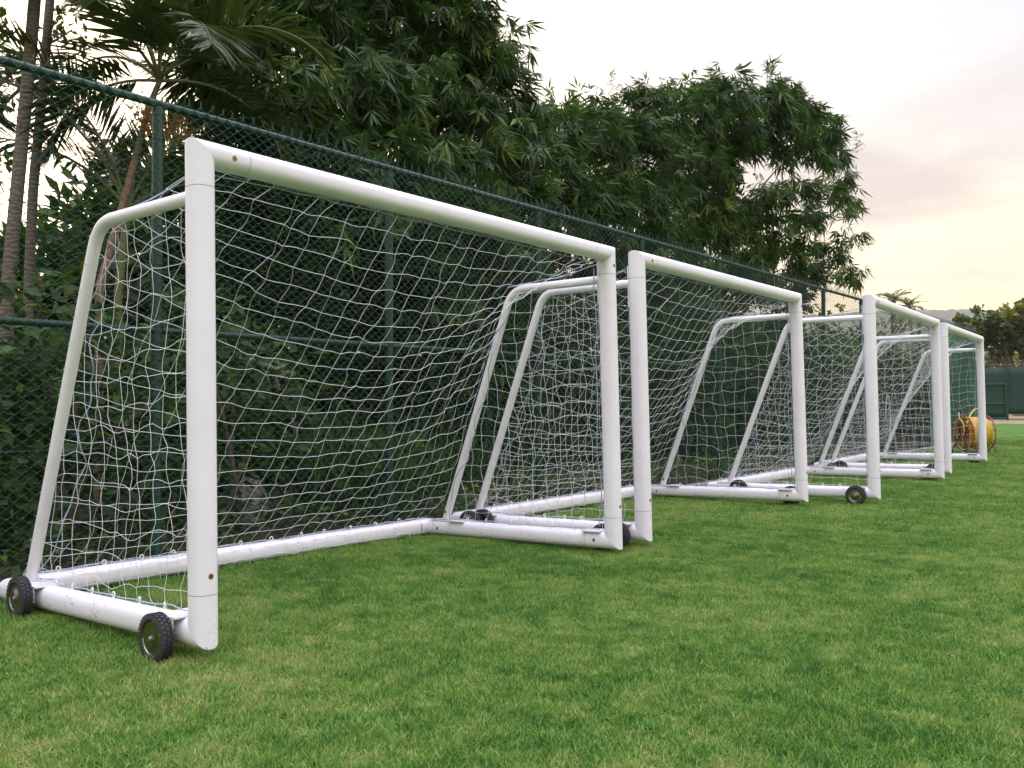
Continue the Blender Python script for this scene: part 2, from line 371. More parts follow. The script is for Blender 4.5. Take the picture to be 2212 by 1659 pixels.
# distant wooded ridge
HILL = plain('wooded_hill', (0.045, 0.060, 0.035), (0.075, 0.090, 0.050), 0.02, 0.95, 0, 0)
def hill():
    V = []; us = np.linspace(1300, 2900, 161); D0 = 1500.0; k = 7
    for i, u in enumerate(us):
        top = 676 + 6*math.sin(u*0.012) - 10*math.exp(-((u-2150)/120)**2) + 1.2*math.sin(u*0.05)+0.8*math.sin(u*0.31+1) + rng.normal()*0.5
        zt = at_depth(u, top, D0)[2]
        for j in range(k):
            d = D0 + (j-3)*110.0; h = max(0, 1-((j-3)/3)**2)**0.8; p = at_depth(u, 868, d)
            V.append((p[0], p[1], -2+(zt+2)*h+(rng.normal()*3 if 0 < j < 6 and j != 3 else 0)))
    F = [(a*k+b, a*k+b+1, (a+1)*k+b+1, (a+1)*k+b) for a in range(len(us)-1) for b in range(k-1)]
    tag(mesh_obj('hill', np.array(V), F, HILL, None, True, None), kind='structure')
hill()

# ================================================================== football goals
W, DEP, H, ZB = 3.197, 1.778, 2.0, 0.12
OV = oval(0.060, 0.053, 40, 2.5); BAR = oval(0.055, 0.053, 28, 2.3)
def ring_seam(mb, p, d, prof, ref):
    d = np.asarray(d, float); p = np.asarray(p, float); sweep(mb, [p-d*0.0016, p+d*0.0016], prof*1.006, ref)
def bolt_part(parent, p, nrm):
    mb = MB(); n = np.asarray(nrm, float); p = np.asarray(p, float)
    sweep(mb, [p-n*0.004, p+n*0.0015], oval(0.0115, 0.0115, 14)); sweep(mb, [p+n*0.0015, p+n*0.004], oval(0.006, 0.006, 6))
    return mb.build('bolt', BRASS, parent)
def wheel_meshes():
    ty = MB(); r = 0.100; w = 0.026
    lathe(ty, [(0.072, -w*0.75), (0.074, -w), (0.086, -w*1.05), (0.0935, -w*0.9), (0.0955, -w*0.5), (0.0955, w*0.5), (0.0935, w*0.9), (0.086, w*1.05), (0.074, w), (0.072, w*0.75), (0.072, -w*0.75)], 'y', 48)
    nl = 30
    for i in range(nl):       # tread blocks
        for q, yy in enumerate((-0.017, 0.0, 0.017)):
            a = 2*PI*(i+(0.5 if q == 1 else 0))/nl; ca, sa = math.cos(a), math.sin(a)
            R = np.array([[ca, 0, -sa], [0, 1, 0], [sa, 0, ca]])
            box(ty, (0.0965*ca, yy, 0.0965*sa), (0.008, 0.013, 0.0145), R)
    hb = MB()
    lathe(hb, [(0.0735, -0.012), (0.0735, -0.020), (0.070, -0.0225), (0.067, -0.019), (0.055, -0.016), (0.030, -0.0185), (0.018, -0.022), (0.0, -0.0225)], 'y', 40)
    lathe(hb, [(0.0735, 0.012), (0.0735, 0.020), (0.070, 0.0225), (0.055, 0.016), (0.018, 0.022), (0.0, 0.0225)], 'y', 40)
    ax = MB()
    sweep(ax, [(0, -0.033, 0), (0, 0.055, 0)], oval(0.0065, 0.0065, 8)); sweep(ax, [(0, -0.030, 0), (0, -0.023, 0)], oval(0.0105, 0.0105, 6))
    return make_mesh('tyre', np.concatenate(ty.v), ty.f, RUBBER), make_mesh('hubcap', np.concatenate(hb.v), hb.f, CHROME), make_mesh('axle', np.concatenate(ax.v), ax.f, STEEL)
TYRE, HUB, AXLE = wheel_meshes()
def clip_mesh():
    mb = MB(); t = np.linspace(-0.4*PI, 1.15*PI, 10)
    sweep(mb, [(0, 0, -0.006), (0, 0, 0.004)], oval(0.011, 0.006, 8)); sweep(mb, [(0.011*math.cos(a), 0, 0.015+0.011*math.sin(a)) for a in t], oval(0.0035, 0.0035, 6), (0, 1, 0))
    return make_mesh('net_clip', np.concatenate(mb.v), mb.f, CLIP)
CLIPM = clip_mesh()
ST = [(-0.055, 1.822), (-0.85, 1.835), (-1.575, 0.05)]     # side stay: from the post back to the bend and down to the side bar
def stay_path(y):
    a, b, c = (np.array([p[0], y, p[1]]) for p in ST); u1 = (a-b)/np.linalg.norm(a-b); u2 = (c-b)/np.linalg.norm(c-b); pts = [a]
    for k in range(9):
        s = k/8; q0 = b+u1*0.13; q2 = b+u2*0.13; pts.append((1-s)**2*q0+2*s*(1-s)*b+s*s*q2)
    return pts+[c]
def smooth_noise(n, amp, r, k=5):
    a = r.normal(size=n+2*k); w = np.hanning(k+2)[1:-1]; w /= w.sum(); a = np.convolve(a, w, 'same')[k:k+n]
    return a*amp/ (np.sqrt((w**2).sum()))
def cord(T, nodes, r, rad, sub=3, wob=0.0055):
    nodes = np.asarray(nodes); n = len(nodes)
    if n < 2: return
    t = np.linspace(0, n-1, (n-1)*sub+1); i = np.minimum(t.astype(int), n-2); f = (t-i)[:, None]
    # Catmull-Rom through the knots
    p0 = nodes[np.maximum(i-1, 0)]; p1 = nodes[i]; p2 = nodes[i+1]; p3 = nodes[np.minimum(i+2, n-1)]
    P = 0.5*(2*p1+(p2-p0)*f+(2*p0-5*p1+4*p2-p3)*f**2+(3*p1-p0-3*p2+p3)*f**3)
    k = (np.sin(PI*f))           # slack between the knots
    s = r.normal(size=(n, 3))[i]*wob
    T.add(P+k*s, rad)
def build_net(parent, seed, rad):
    r = np.random.default_rng(seed); T = Tubes(3); cell = 0.118
    # back and roof
    nc = int(round((W-0.06)/0.132)); ed = [(-0.045, 1.955), (-0.42, 1.88), (-0.86, 1.80), (-1.08, 1.29), (-1.33, 0.67), (-1.58, 0.22), (-1.74, 0.075)]
    ce = [(-0.045, 1.95), (-0.40, 1.50), (-0.74, 1.14), (-1.05, 0.80), (-1.33, 0.47), (-1.56, 0.23), (-1.74, 0.075)]
    ed, ce = np.array(ed), np.array(ce)
    def resample(p, n):
        q = np.linalg.norm(np.diff(p, axis=0), axis=1); s = np.r_[0, np.cumsum(q)]; s /= s[-1]; t = np.linspace(0, 1, n)
        return np.stack([np.interp(t, s, p[:, 0]), np.interp(t, s, p[:, 1])], 1)
    nr = 23; E, Cc = resample(ed, nr), resample(ce, nr)
    tail = np.array([(-1.722, 0.035), (-1.712, -0.03), (-1.700, -0.085)])
    G = np.zeros((nr+3, nc+1, 3))
    for j in range(nc+1):
        u = j/nc; b = math.sin(PI*u)**0.75 if 0 < u < 1 else 0
        prof = (1-b)*E+b*Cc; prof = np.vstack([prof, tail])
        G[:, j, 0] = prof[:, 0]; G[:, j, 2] = prof[:, 1]; G[:, j, 1] = 0.03+u*(W-0.06)
    amp = np.ones(nr+3); amp[0] = 0.1; amp[nr-2:] = 0.35
    drift = np.cumsum(r.normal(size=(nr+3, nc+1)), axis=0)
    for j in range(nc+1):
        sw = smooth_noise(nr+3, 0.022, r, 9)*amp
        G[:, j, 1] += sw*(0 if j in (0, nc) else 1)
    big = np.sin(np.arange(nr+3)/3.1+r.uniform(0, 6))[:, None]*np.sin(np.arange(nc+1)/4.3+r.uniform(0, 6))[None, :]
    G[:, :, 0] += 0.028*big*amp[:, None]; G[:, :, 1] += 0.022*np.sin(np.arange(nr+3)/2.2+r.uniform(0, 6))[:, None]*amp[:, None]
    G += r.normal(size=G.shape)*0.0055*amp[:, None, None]
    G[:, 0, 1] = np.maximum(G[:, 0, 1], 0.005); G[:, nc, 1] = np.minimum(G[:, nc, 1], W-0.005)
    G[nr+1:, :, 0] = np.maximum(G[nr+1:, :, 0], -1.722); G[nr+2, :, 2] += r.normal(size=nc+1)*0.012
    for i in range(nr+3): cord(T, G[i], r, rad)
    for j in range(nc+1): cord(T, G[:, j], r, rad)
    knots = [G[1:nr].reshape(-1, 3)]
    # the two sides
    for y0, s in ((0.0, 1), (W, -1)):
        xs = -0.075-np.arange(0, 14)*cell; zs = 1.80-np.arange(0, 16)*cell
        def xmin(z): return -0.86-(1.80-z)*0.415 if z < 1.80 else -0.86
        nd = {}
        bigp = r.uniform(0, 6, 4)
        for a, x in enumerate(xs):
            for c, z in enumerate(zs):
                if x < xmin(z)-0.04 or z < 0.06: continue
                fx = 0.2 if a == 0 else 1
                nd[a, c] = np.array([max(x+fx*(0.020*math.sin(c*0.7+bigp[0]+a*0.3)+r.normal()*0.011), xmin(z)-0.02), y0+s*(0.012+0.03*fx*abs(math.sin(a*0.5+bigp[1])*math.sin(c*0.35+bigp[2]))), z-0.02*math.sin(min(a/12, 1)*PI)+0.012*math.sin(a*0.9+bigp[3])+r.normal()*0.010])
        for c, z in enumerate(zs):
            row = [nd[a, c] for a in range(14) if (a, c) in nd]
            if row: row.append(np.array([xmin(z)-0.03, y0+s*0.01, z-0.02])); cord(T, row, r, rad)
        for a, x in enumerate(xs):
            col = [nd[a, c] for c in range(16) if (a, c) in nd]
            if len(col) < 1: continue
            zt = 1.83 if x > -0.88 else 1.80-(-0.86-x)/0.415
            col = [np.array([x, y0+s*0.006, zt])]+col+[np.array([x+r.normal()*0.01, y0+s*0.03, 0.055])]
            cord(T, col, r, rad)
        # loops lacing the side net round the stay
        for q in np.linspace(0.10, 0.95, 13):
            c0 = np.array([-0.86-q*0.715, y0, 1.80-q*1.74]); t = np.linspace(0, 2*PI, 9)
            T.add(np.stack([c0[0]+0.034*np.cos(t), y0+0.034*np.sin(t), c0[2]+0.012*np.cos(t)+0.02*np.sin(t/2)], 1), rad)
        knots.append(np.array(list(nd.values())))
    net = T.build('net', CORD, parent, True); net['kind'] = 'stuff'
    # knots
    K = np.concatenate(knots); o = np.array([[1, 0, 0], [-1, 0, 0], [0, 1, 0], [0, -1, 0], [0, 0, 1], [0, 0, -1]])*rad*2.0
    V = (K[:, None, :]+o[None]).reshape(-1, 3); Fk = np.array([[0, 2, 4], [2, 1, 4], [1, 3, 4], [3, 0, 4], [2, 0, 5], [1, 2, 5], [3, 1, 5], [0, 3, 5]])
    kn = mesh_obj('knots', V, (Fk[None]+(np.arange(len(K))*6)[:, None, None]).reshape(-1, 3), CORD, net, True, None); kn['kind'] = 'stuff'
    # blue and white head rope: along posts, stays and bars
    def rope(pts, amp):
        pts = np.array(pts, float); q = np.linalg.norm(np.diff(pts, axis=0), axis=1); s = np.r_[0, np.cumsum(q)]; n = max(8, int(s[-1]/0.035)); t = np.linspace(0, s[-1], n)
        P = np.stack([np.interp(t, s, pts[:, k]) for k in range(3)], 1)
        P += np.stack([smooth_noise(n, amp, r, 7) for _ in range(3)], 1)*np.array([1, 1, 0.5]); R = Tubes(5); R.add(P, 0.0034); R.build('net_rope', ROPE, parent)
    for y0, s in ((0, 1), (W, -1)):
        rope([(-0.082, y0+s*0.03, 1.9), (-0.085, y0+s*0.04, 1.0), (-0.08, y0+s*0.03, 0.10)], 0.007)
        rope([(-0.84, y0+s*0.05, 1.76), (-1.02, y0+s*0.07, 1.25), (-1.20, y0+s*0.09, 0.80), (-1.47, y0+s*0.06, 0.09)], 0.028)
        rope([(-0.10, y0+s*0.025, 0.070), (-1.70, y0+s*0.02, 0.068)], 0.008)
        rope([(-0.05, y0+s*0.02, 1.93), (-0.40, y0+s*0.02, 1.875), (-0.86, y0+s*0.03, 1.855)], 0.006)
    rope([(-1.765, 0.05, 0.068), (-1.765, W-0.05, 0.068)], 0.008)
    rope([(-0.052, 0.10, 1.94), (-0.052, W-0.10, 1.94)], 0.006)
def build_goal(label, gx, gy, ga, lean, tilt, seed, rad):
    g = empty('football_goal', (gx, gy, 0), (tilt, -lean, ga)); tag(g, label, 'goal', 'white portable goals along the fence')
    off = empty_shift = np.array([0, 0, ZB])
    def P(x, y, z): return np.array([x, y, z])+off
    # each part is modelled around the goal's base
    for y in (0, W):
        s = 1 if y == 0 else -1
        mb = MB(); sweep(mb, [P(0, y, 0.160), P(0, y, H-0.150)], OV, (1, 0, 0)); post = mb.build('post', WHITE, g)
        mb = MB(); sweep(mb, [P(0, y, H-0.147), P(0, y, H), P(0, y+s*0.21, H)], OV, (1, 0, 0), crisp=0.004); mb.build('corner_joint', WHITE, g, True, 50)
        mb = MB(); sweep(mb, [P(0, y, 0.157), P(0, y, 0), P(-0.21, y, 0)], OV, (1, 0, 0), crisp=0.004); mb.build('corner_joint', WHITE, g, True, 50)
        mb = MB(); sweep(mb, [P(-0.213, y, 0), P(-DEP+0.11, y, 0)], OV, (0, 0, 1)); sb = mb.build('side_bar', WHITE, g)
        mb = MB(); sweep(mb, [P(-DEP+0.107, y, 0), P(-DEP, y, 0), P(-DEP, y+s*0.12, 0)], OV, (0, 0, 1), crisp=0.004); mb.build('corner_joint', WHITE, g, True, 50)
        for p, d in ((P(0, y, 0.1585), (0, 0, 1)), (P(0, y, H-0.1485), (0, 0, 1)), (P(0, y+s*0.2115, H), (0, 1, 0)), (P(-0.2115, y, 0), (1, 0, 0)), (P(-DEP+0.1085, y, 0), (1, 0, 0)), (P(-DEP, y+s*0.1215, 0), (0, 1, 0))):
            rf = (1, 0, 0) if abs(d[0]) < 0.5 else (0, 0, 1)
            mb = MB(); sweep(mb, [p-np.array(d)*0.0012, p+np.array(d)*0.0012], OV*0.985, rf); mb.build('joint_seam', SEAM, g)
        mb = MB(); sweep(mb, [p+off for p in stay_path(y)], oval(0.030, 0.030, 18), (0, 1, 0)); stay = mb.build('stay', WHITE, g)
        mb = MB(); box(mb, P(-1.60, y, 0.0575), (0.21, 0.085, 0.008)); mb.build('foot_plate', WHITE, g, False)
        mb = MB(); box(mb, P(-0.0635, y, 1.80), (0.007, 0.05, 0.30)); mb.build('stay_plate', WHITE, g, False)
        bolt_part(g, P(0.0600, y, 0.235), (1, 0, 0)); bolt_part(g, P(0.0600, y+s*0.13, H-0.006), (1, 0, 0)) if y == 0 else bolt_part(g, P(0.0600, y, H-0.09), (1, 0, 0))
        bolt_part(g, P(-0.13, y+s*0.0530, 0), (0, s, 0)); bolt_part(g, P(-1.62, y+s*0.0530, -0.004), (0, s, 0))
        bolt_part(stay, P(-1.548, y+s*0.0300, 0.125), (0, s, 0))
        for x in (-0.155, -1.42):          # wheels on the outer side, their axle carried by a bracket over the bar
            mb = MB(); box(mb, P(x, y-s*0.006, 0.0600), (0.15, 0.145, 0.007)); box(mb, P(x, y-s*0.0755, 0.022), (0.11, 0.006, 0.076)); mb.build('wheel_bracket', WHITE, g, False)
            wh = link('wheel', TYRE, g); wz = 0.100 - (ZB*0) + lean*(-x)
            wh.location = (x, y-s*0.118, wz + (-tilt*y)); wh.rotation_euler = (0, random.uniform(0, 6), 0 if s > 0 else PI)
            link('hubcap', HUB, wh); link('axle', AXLE, wh)
        for x in np.arange(-0.32, -1.40, -0.2):
            c = link('net_clip', CLIPM, g); c.location = tuple(P(x+random.uniform(-.03, .03), y+s*0.012, 0.0625)); c.rotation_euler = (0, 0, random.uniform(-.6, .6))
    mb = MB(); sweep(mb, [P(0, 0.213, H), P(0, W-0.213, H)], OV, (1, 0, 0)); mb.build('crossbar', WHITE, g)
    mb = MB(); sweep(mb, [P(-DEP, 0.123, 0), P(-DEP, W-0.123, 0)], OV, (0, 0, 1)); mb.build('rear_bar', WHITE, g)
    for y in np.arange(0.25, W-0.2, 0.235):
        c = link('net_clip', CLIPM, g); c.location = tuple(P(-DEP+0.012, y+random.uniform(-.03, .03), 0.0625)); c.rotation_euler = (0, 0, PI/2+random.uniform(-.6, .6))
    pre = set(g.children)
    build_net(g, seed, rad)
    for ch in g.children:
        if ch not in pre: ch.location = (0, 0, ZB)
    return g
build_goal('nearest and largest white wheeled goal, leftmost of the row', -3.17095, 2.30631, -0.0568094, 0.024789, -0.0035877, 11, 0.0015)
build_goal('second white goal from the left, right behind the nearest goal', -2.95108, 5.8823, -0.0513455, 0.022372, 0.0000685, 12, 0.0015)
build_goal('third white goal from the left, a whole wheel showing beside its near post', -2.23755, 9.70956, -0.0256915, 0.016760, -0.0036957, 13, 0.0016)
build_goal('farthest white goal, rightmost of the row, beside the yellow hose reel', -2.19417, 13.72266, -0.0132530, 0.013693, -0.0002008, 14, 0.0017)

# ================================================================== chain-link fence beside the goals
FH, FMID, SPC = 2.98, 1.53, 2.022; T0, T1 = -2*SPC, 24.0
TIE = {}
def side_fence():
    g = empty('chain_link_fence', fence_pt(0)); tag(g, 'tall green chain link fence running behind the white goals', 'fence')
    o = -fence_pt(0)
    def build(mb, name, m, par=g, **k):
        ob = mb.build(name, m, par, **k); ob.location = tuple(o) if par is g else (0, 0, 0); return ob
    n = int(round((T1-T0)/SPC)); 
    for j in range(n+1):
        t = T0+j*SPC if j < n else T1
        mb = MB(); sweep(mb, [fence_pt(t, -0.055, -0.05), fence_pt(t, -0.055, FH-0.02)], oval(0.034, 0.034, 18)); post = build(mb, 'post', FGREEN)
        for z in (0.35, 0.8, 1.2, 1.95, 2.4, 2.75):
            if 'tie' not in TIE:
                mb = MB(); sweep(mb, [0.0375*(math.cos(q)*FN+math.sin(q)*FD) for q in np.linspace(0, 2*PI, 13)], oval(0.0022, 0.0022, 5), cap=False); TIE['tie'] = make_mesh('tie_wire', np.concatenate(mb.v), mb.f, FWIRE)
            w_ = link('tie_wire', TIE['tie'], post); w_.location = tuple(fence_pt(t, -0.055, z))
        mb = MB(); sweep(mb, [fence_pt(t, -0.055, FH-0.075), fence_pt(t, -0.055, FH-0.03)], oval(0.0375, 0.0375, 18)); build(mb, 'post_cap', FGREEN, post)
        if j < n:
            te = min(t+SPC, T1)
            mb = MB(); sweep(mb, [fence_pt(t+0.002, -0.05, FH), fence_pt(te-0.002, -0.05, FH)], oval(0.025, 0.025, 16)); rail = build(mb, 'top_rail', FGREEN)
            mb = MB(); sweep(mb, [fence_pt(t+0.03, -0.05, FMID), fence_pt(te-0.03, -0.05, FMID)], oval(0.022, 0.022, 16)); mid = build(mb, 'middle_rail', FGREEN)
            for q in (0.17, 0.5, 0.83):
                for zz, rr, rl in ((FH, 0.027, rail), (FMID, 0.024, mid)):
                    p = fence_pt(t+SPC*q, -0.05, zz); mb = MB(); a = np.linspace(0, 2*PI, 13)
                    d = FD*0.008
                    for dd in (-0.5, 0.5): sweep(mb, [p+d*dd+rr*(math.cos(s)*FN+math.sin(s)*np.array([0, 0, 1])) for s in a], oval(0.0035, 0.0022, 6), cap=False)
                    sweep(mb, [p+FN*0.004+np.array([0, 0, -rr]), p+FN*0.004+np.array([0, 0, -rr-0.045])], oval(0.007, 0.003, 6))
                    build(mb, 'rail_clamp', FGREEN, rl)
                    if zz == FMID and t < 14:
                        mb = MB(); sweep(mb, [p+FN*0.007+np.array([0, 0, -rr-0.040]), p+FN*0.017+np.array([0, 0, -rr-0.040])], oval(0.007, 0.007, 8)); build(mb, 'clamp_screw', CLIP, rl)
    # the woven mesh, every wire bent to and fro
    V = []; F = []; k = 3; cw = 0.041; ch = 0.0305; nz = int((FH+0.055-0.03)/ch); npk = int((T1-T0)/cw); r0 = 0.0024
    ts = T0+np.arange(npk)*cw; zi = np.arange(nz+1)
    zz = 0.03+zi*ch; r = np.random.default_rng(3); vi = 0; Vs = []; Fs = []
    for i, t in enumerate(ts):
        lat = np.where(((zi+i) % 2) == 0, -0.5, 0.5)*cw*1.05
        dep = np.where(((zi+i) % 2) == 0, -1, 1)*0.0022
        sag = 0.004*np.sin(zz*2.1+i*0.05)+0.004*np.sin(i*0.11)
        px = np.array([FX0, FY0, 0])[None]+FD[None]*(t+lat)[:, None]+FN[None]*(dep+sag-0.016)[:, None]
        px[:, 2] = zz+0.003*np.sin(i*0.23+zi*0.4)
        ang = np.arange(k)*2*PI/k+0.5
        ring = r0*(np.cos(ang)[:, None]*np.array([[0, 0, 1.0]])*1.2+np.sin(ang)[:, None]*FN[None])
        Vs.append((px[:, None, :]+ring[None]).reshape(-1, 3))
        a = np.arange(nz)[:, None]; b = np.arange(k)[None]; b2 = (b+1) % k
        Fs.append(np.stack([a*k+b, a*k+b2, (a+1)*k+b2, (a+1)*k+b], -1).reshape(-1, 4)+vi); vi += (nz+1)*k
    V = np.concatenate(Vs)+o; m = mesh_obj('wire_mesh', V, np.concatenate(Fs), FWIRE, g, True, None); m['kind'] = 'stuff'
    # twisted barbs sticking up above the top rail and below
    T = Tubes(4)
    for i, t in enumerate(ts):
        if (nz+i) % 2: continue
        tt = t-0.5*cw; zb = 0.03+nz*ch
        q = np.linspace(0, 1, 7)
        for ph in (0, PI):
            P = np.array([fence_pt(tt, -0.016) for _ in q])+FD*(0.005*np.cos(q*9+ph))[:, None]+FN*(0.005*np.sin(q*9+ph))[:, None]; P[:, 2] = zb-0.01+q*0.05
            P += FD*(r.normal()*0.006*q)[:, None] if False else (q[:, None]*FD*r.normal()*0.007); T.add(P, 0.0024)
        P = np.array([fence_pt(t-0.5*cw, -0.016, 0.045), fence_pt(t-0.5*cw, -0.012, 0.015)]); T.add(P, 0.0022)
    b = T.build('twisted_wire_ends', FWIRE, g); b.location = tuple(o); b['kind'] = 'stuff'
    T = Tubes(5)
    for z in (0.05, 0.8, 2.2): T.add(np.array([fence_pt(T0, -0.02, z), fence_pt(T1, -0.02, z)]), 0.0022)
    b = T.build('tension_wire', FWIRE, g); b.location = tuple(o)
    # green windscreen on the last bays
    me, nt, b = mat('green_windscreen'); 
    w = N(nt, 'ShaderNodeTexWave', wave_type='BANDS', bands_direction='Z', i_Scale=9.0, i_Distortion=2.0, i_Detail=3.0); t_ = N(nt, 'ShaderNodeTexCoord'); L(nt, t_.outputs['Object'], w.inputs[0])
    L(nt, ramp(nt, w.outputs['Fac'], [(0.2, (0.014, 0.090, 0.050)), (0.8, (0.028, 0.150, 0.085))]), b.inputs['Base Color']); b.inputs['Roughness'].default_value = 0.75
    ta, tb = 18.9, T1-0.03; ns = 48; nzz = 14; V = []
    for i in range(ns+1):
        for j in range(nzz+1):
            t = ta+(tb-ta)*i/ns; z = 0.10+(FH-0.16)*j/nzz
            V.append(fence_pt(t, -0.024-0.006*math.sin(i*0.9+j*0.3)*math.sin(j*0.5), z)+o)
    F = [(i*(nzz+1)+j, (i+1)*(nzz+1)+j, (i+1)*(nzz+1)+j+1, i*(nzz+1)+j+1) for i in range(ns) for j in range(nzz)]
    ws = mesh_obj('windscreen', np.array(V), F, me, g, True, None); md = ws.modifiers.new('thickness', 'SOLIDIFY'); md.thickness = 0.003
    return me
SCREEN = side_fence()
# ================================================================== far fence with gate
def far_fence():
    A = on_ground(1960, 907.5); B = on_ground(2760, 907.5); d = unit(B-A); Lg = np.linalg.norm(B-A); nrm = np.array([d[1], -d[0], 0.0])
    if nrm @ A > 0: nrm = -nrm
    g = empty('far_fence', A); tag(g, 'dark green screened fence across the far end of the field', 'fence')
    hf = 3.15; R3 = np.stack([d, nrm, [0, 0, 1]], 1)
    def q(t, off, z): return d*t+nrm*off+np.array([0, 0, z])
    tp = np.linalg.norm(on_ground(2177, 907.5)-A); sp = 3.2; ts = sorted([tp+i*sp for i in range(-12, 20) if 0 <= tp+i*sp <= Lg])
    for i, t in enumerate(ts):
        mb = MB(); sweep(mb, [q(t, 0, 0), q(t, 0, hf)], oval(0.05, 0.05, 12)); mb.build('post', FGREEN, g)
        if i+1 < len(ts):
            for z in (hf, 1.55, 0.06):
                mb = MB(); sweep(mb, [q(t+0.05, 0, z), q(ts[i+1]-0.05, 0, z)], oval(0.03, 0.03, 10)); mb.build('rail', FGREEN, g)
            z0 = 0.35 if t >= tp-0.1 else 0.12
            V = []; nx, nz = 10, 8
            for a in range(nx+1):
                for b in range(nz+1):
                    V.append(q(t+0.03+(sp-0.06)*a/nx, 0.055+0.02*math.sin(a*1.3+b*0.7), z0+(hf-0.18-z0)*b/nz))
            F = [(a*(nz+1)+b, (a+1)*(nz+1)+b, (a+1)*(nz+1)+b+1, a*(nz+1)+b+1) for a in range(nx) for b in range(nz)]
            s = mesh_obj('windscreen', np.array(V), F, FARSCREEN, g, True, None); md = s.modifiers.new('thickness', 'SOLIDIFY'); md.thickness = 0.004
    # gate frame left of the thick post
    for z0, z1 in ((0.95, 2.05),):
        mb = MB(); a, b = tp-2.9, tp-0.12
        for z in (z0, z1, 0.12): sweep(mb, [q(a, 0.12, z), q(b, 0.12, z)], oval(0.035, 0.035, 10))
        for t in (a, b): sweep(mb, [q(t, 0.12, 0.08), q(t, 0.12, z1+0.03)], oval(0.04, 0.04, 10))
        mb.build('gate_frame', FGREEN, g)
    return g
FARSCREEN = plain('dark_green_screen', (0.006, 0.036, 0.022), (0.012, 0.052, 0.032), 0.8, 0.8)
far_fence()

# ================================================================== vegetation
def ellipsoid_pts(n, c, R3, rad, shell=0.45):
    d = sphere_dirs(n); r = (shell**3+(1-shell**3)*rng.random(n))**(1/3)
    return c + (d*r[:, None]*rad) @ R3.T, d @ R3.T, r
VR = np.stack([unit(RGT*np.array([1, 1, 0])), unit(FWD*np.array([1, 1, 0])), np.array([0, 0, 1.0])], 1)
def bamboo_sprays(Lv, P, Dout, nl=7, ln=(0.16, 0.27), wd=0.175, light=0.0):
    n = len(P)
    ax = unit(Dout*np.array([0.75, 0.75, 0.5])+np.array([0, 0, -0.42])+rng.normal(size=(n, 3))*0.38)
    side = unit(np.cross(ax, Dout*0.8+rng.normal(size=(n, 3))*0.55)); face = unit(np.cross(side, ax)); face *= np.sign((face*Dout).sum(1, keepdims=True)+1e-6)
    base_t = np.clip(rng.normal(0.36+light, 0.20, n), 0, 1); sz = rng.uniform(0.75, 1.15, n)
    for k in range(nl):
        a = ((k/(nl-1)-0.5)*2.1+rng.normal(0, 0.16, n))[:, None]
        D = unit(ax*np.cos(a)+side*np.sin(a)+face*rng.normal(0, 0.18, n)[:, None]+np.array([0, 0, -0.15]))
        back = -ax*(np.abs(a)*0.05+rng.uniform(0, 0.05, n)[:, None])
        l = rng.uniform(ln[0], ln[1], n)*sz*(1-0.28*np.abs(k/(nl-1)-0.5)*2)
        Lv.add(P+back, D, unit(face+rng.normal(size=(n, 3))*0.3), l, l*wd*rng.uniform(0.8, 1.2, n), rng.uniform(0.02, 0.25, n), np.clip(base_t+rng.normal(0, 0.10, n), 0, 1))
def spray_mesh(seed):
    Lv = Leaves(); bamboo_sprays(Lv, np.zeros((1, 3)), np.array([[0.3, 0, 0.1]]), 9, (0.22, 0.32), 0.16, 0.12)
    return make_mesh('leaf_spray', np.concatenate(Lv.v), np.concatenate(Lv.f), BAMBOO, False, None, np.concatenate(Lv.t))
SPRAYS = [spray_mesh(i) for i in range(4)]
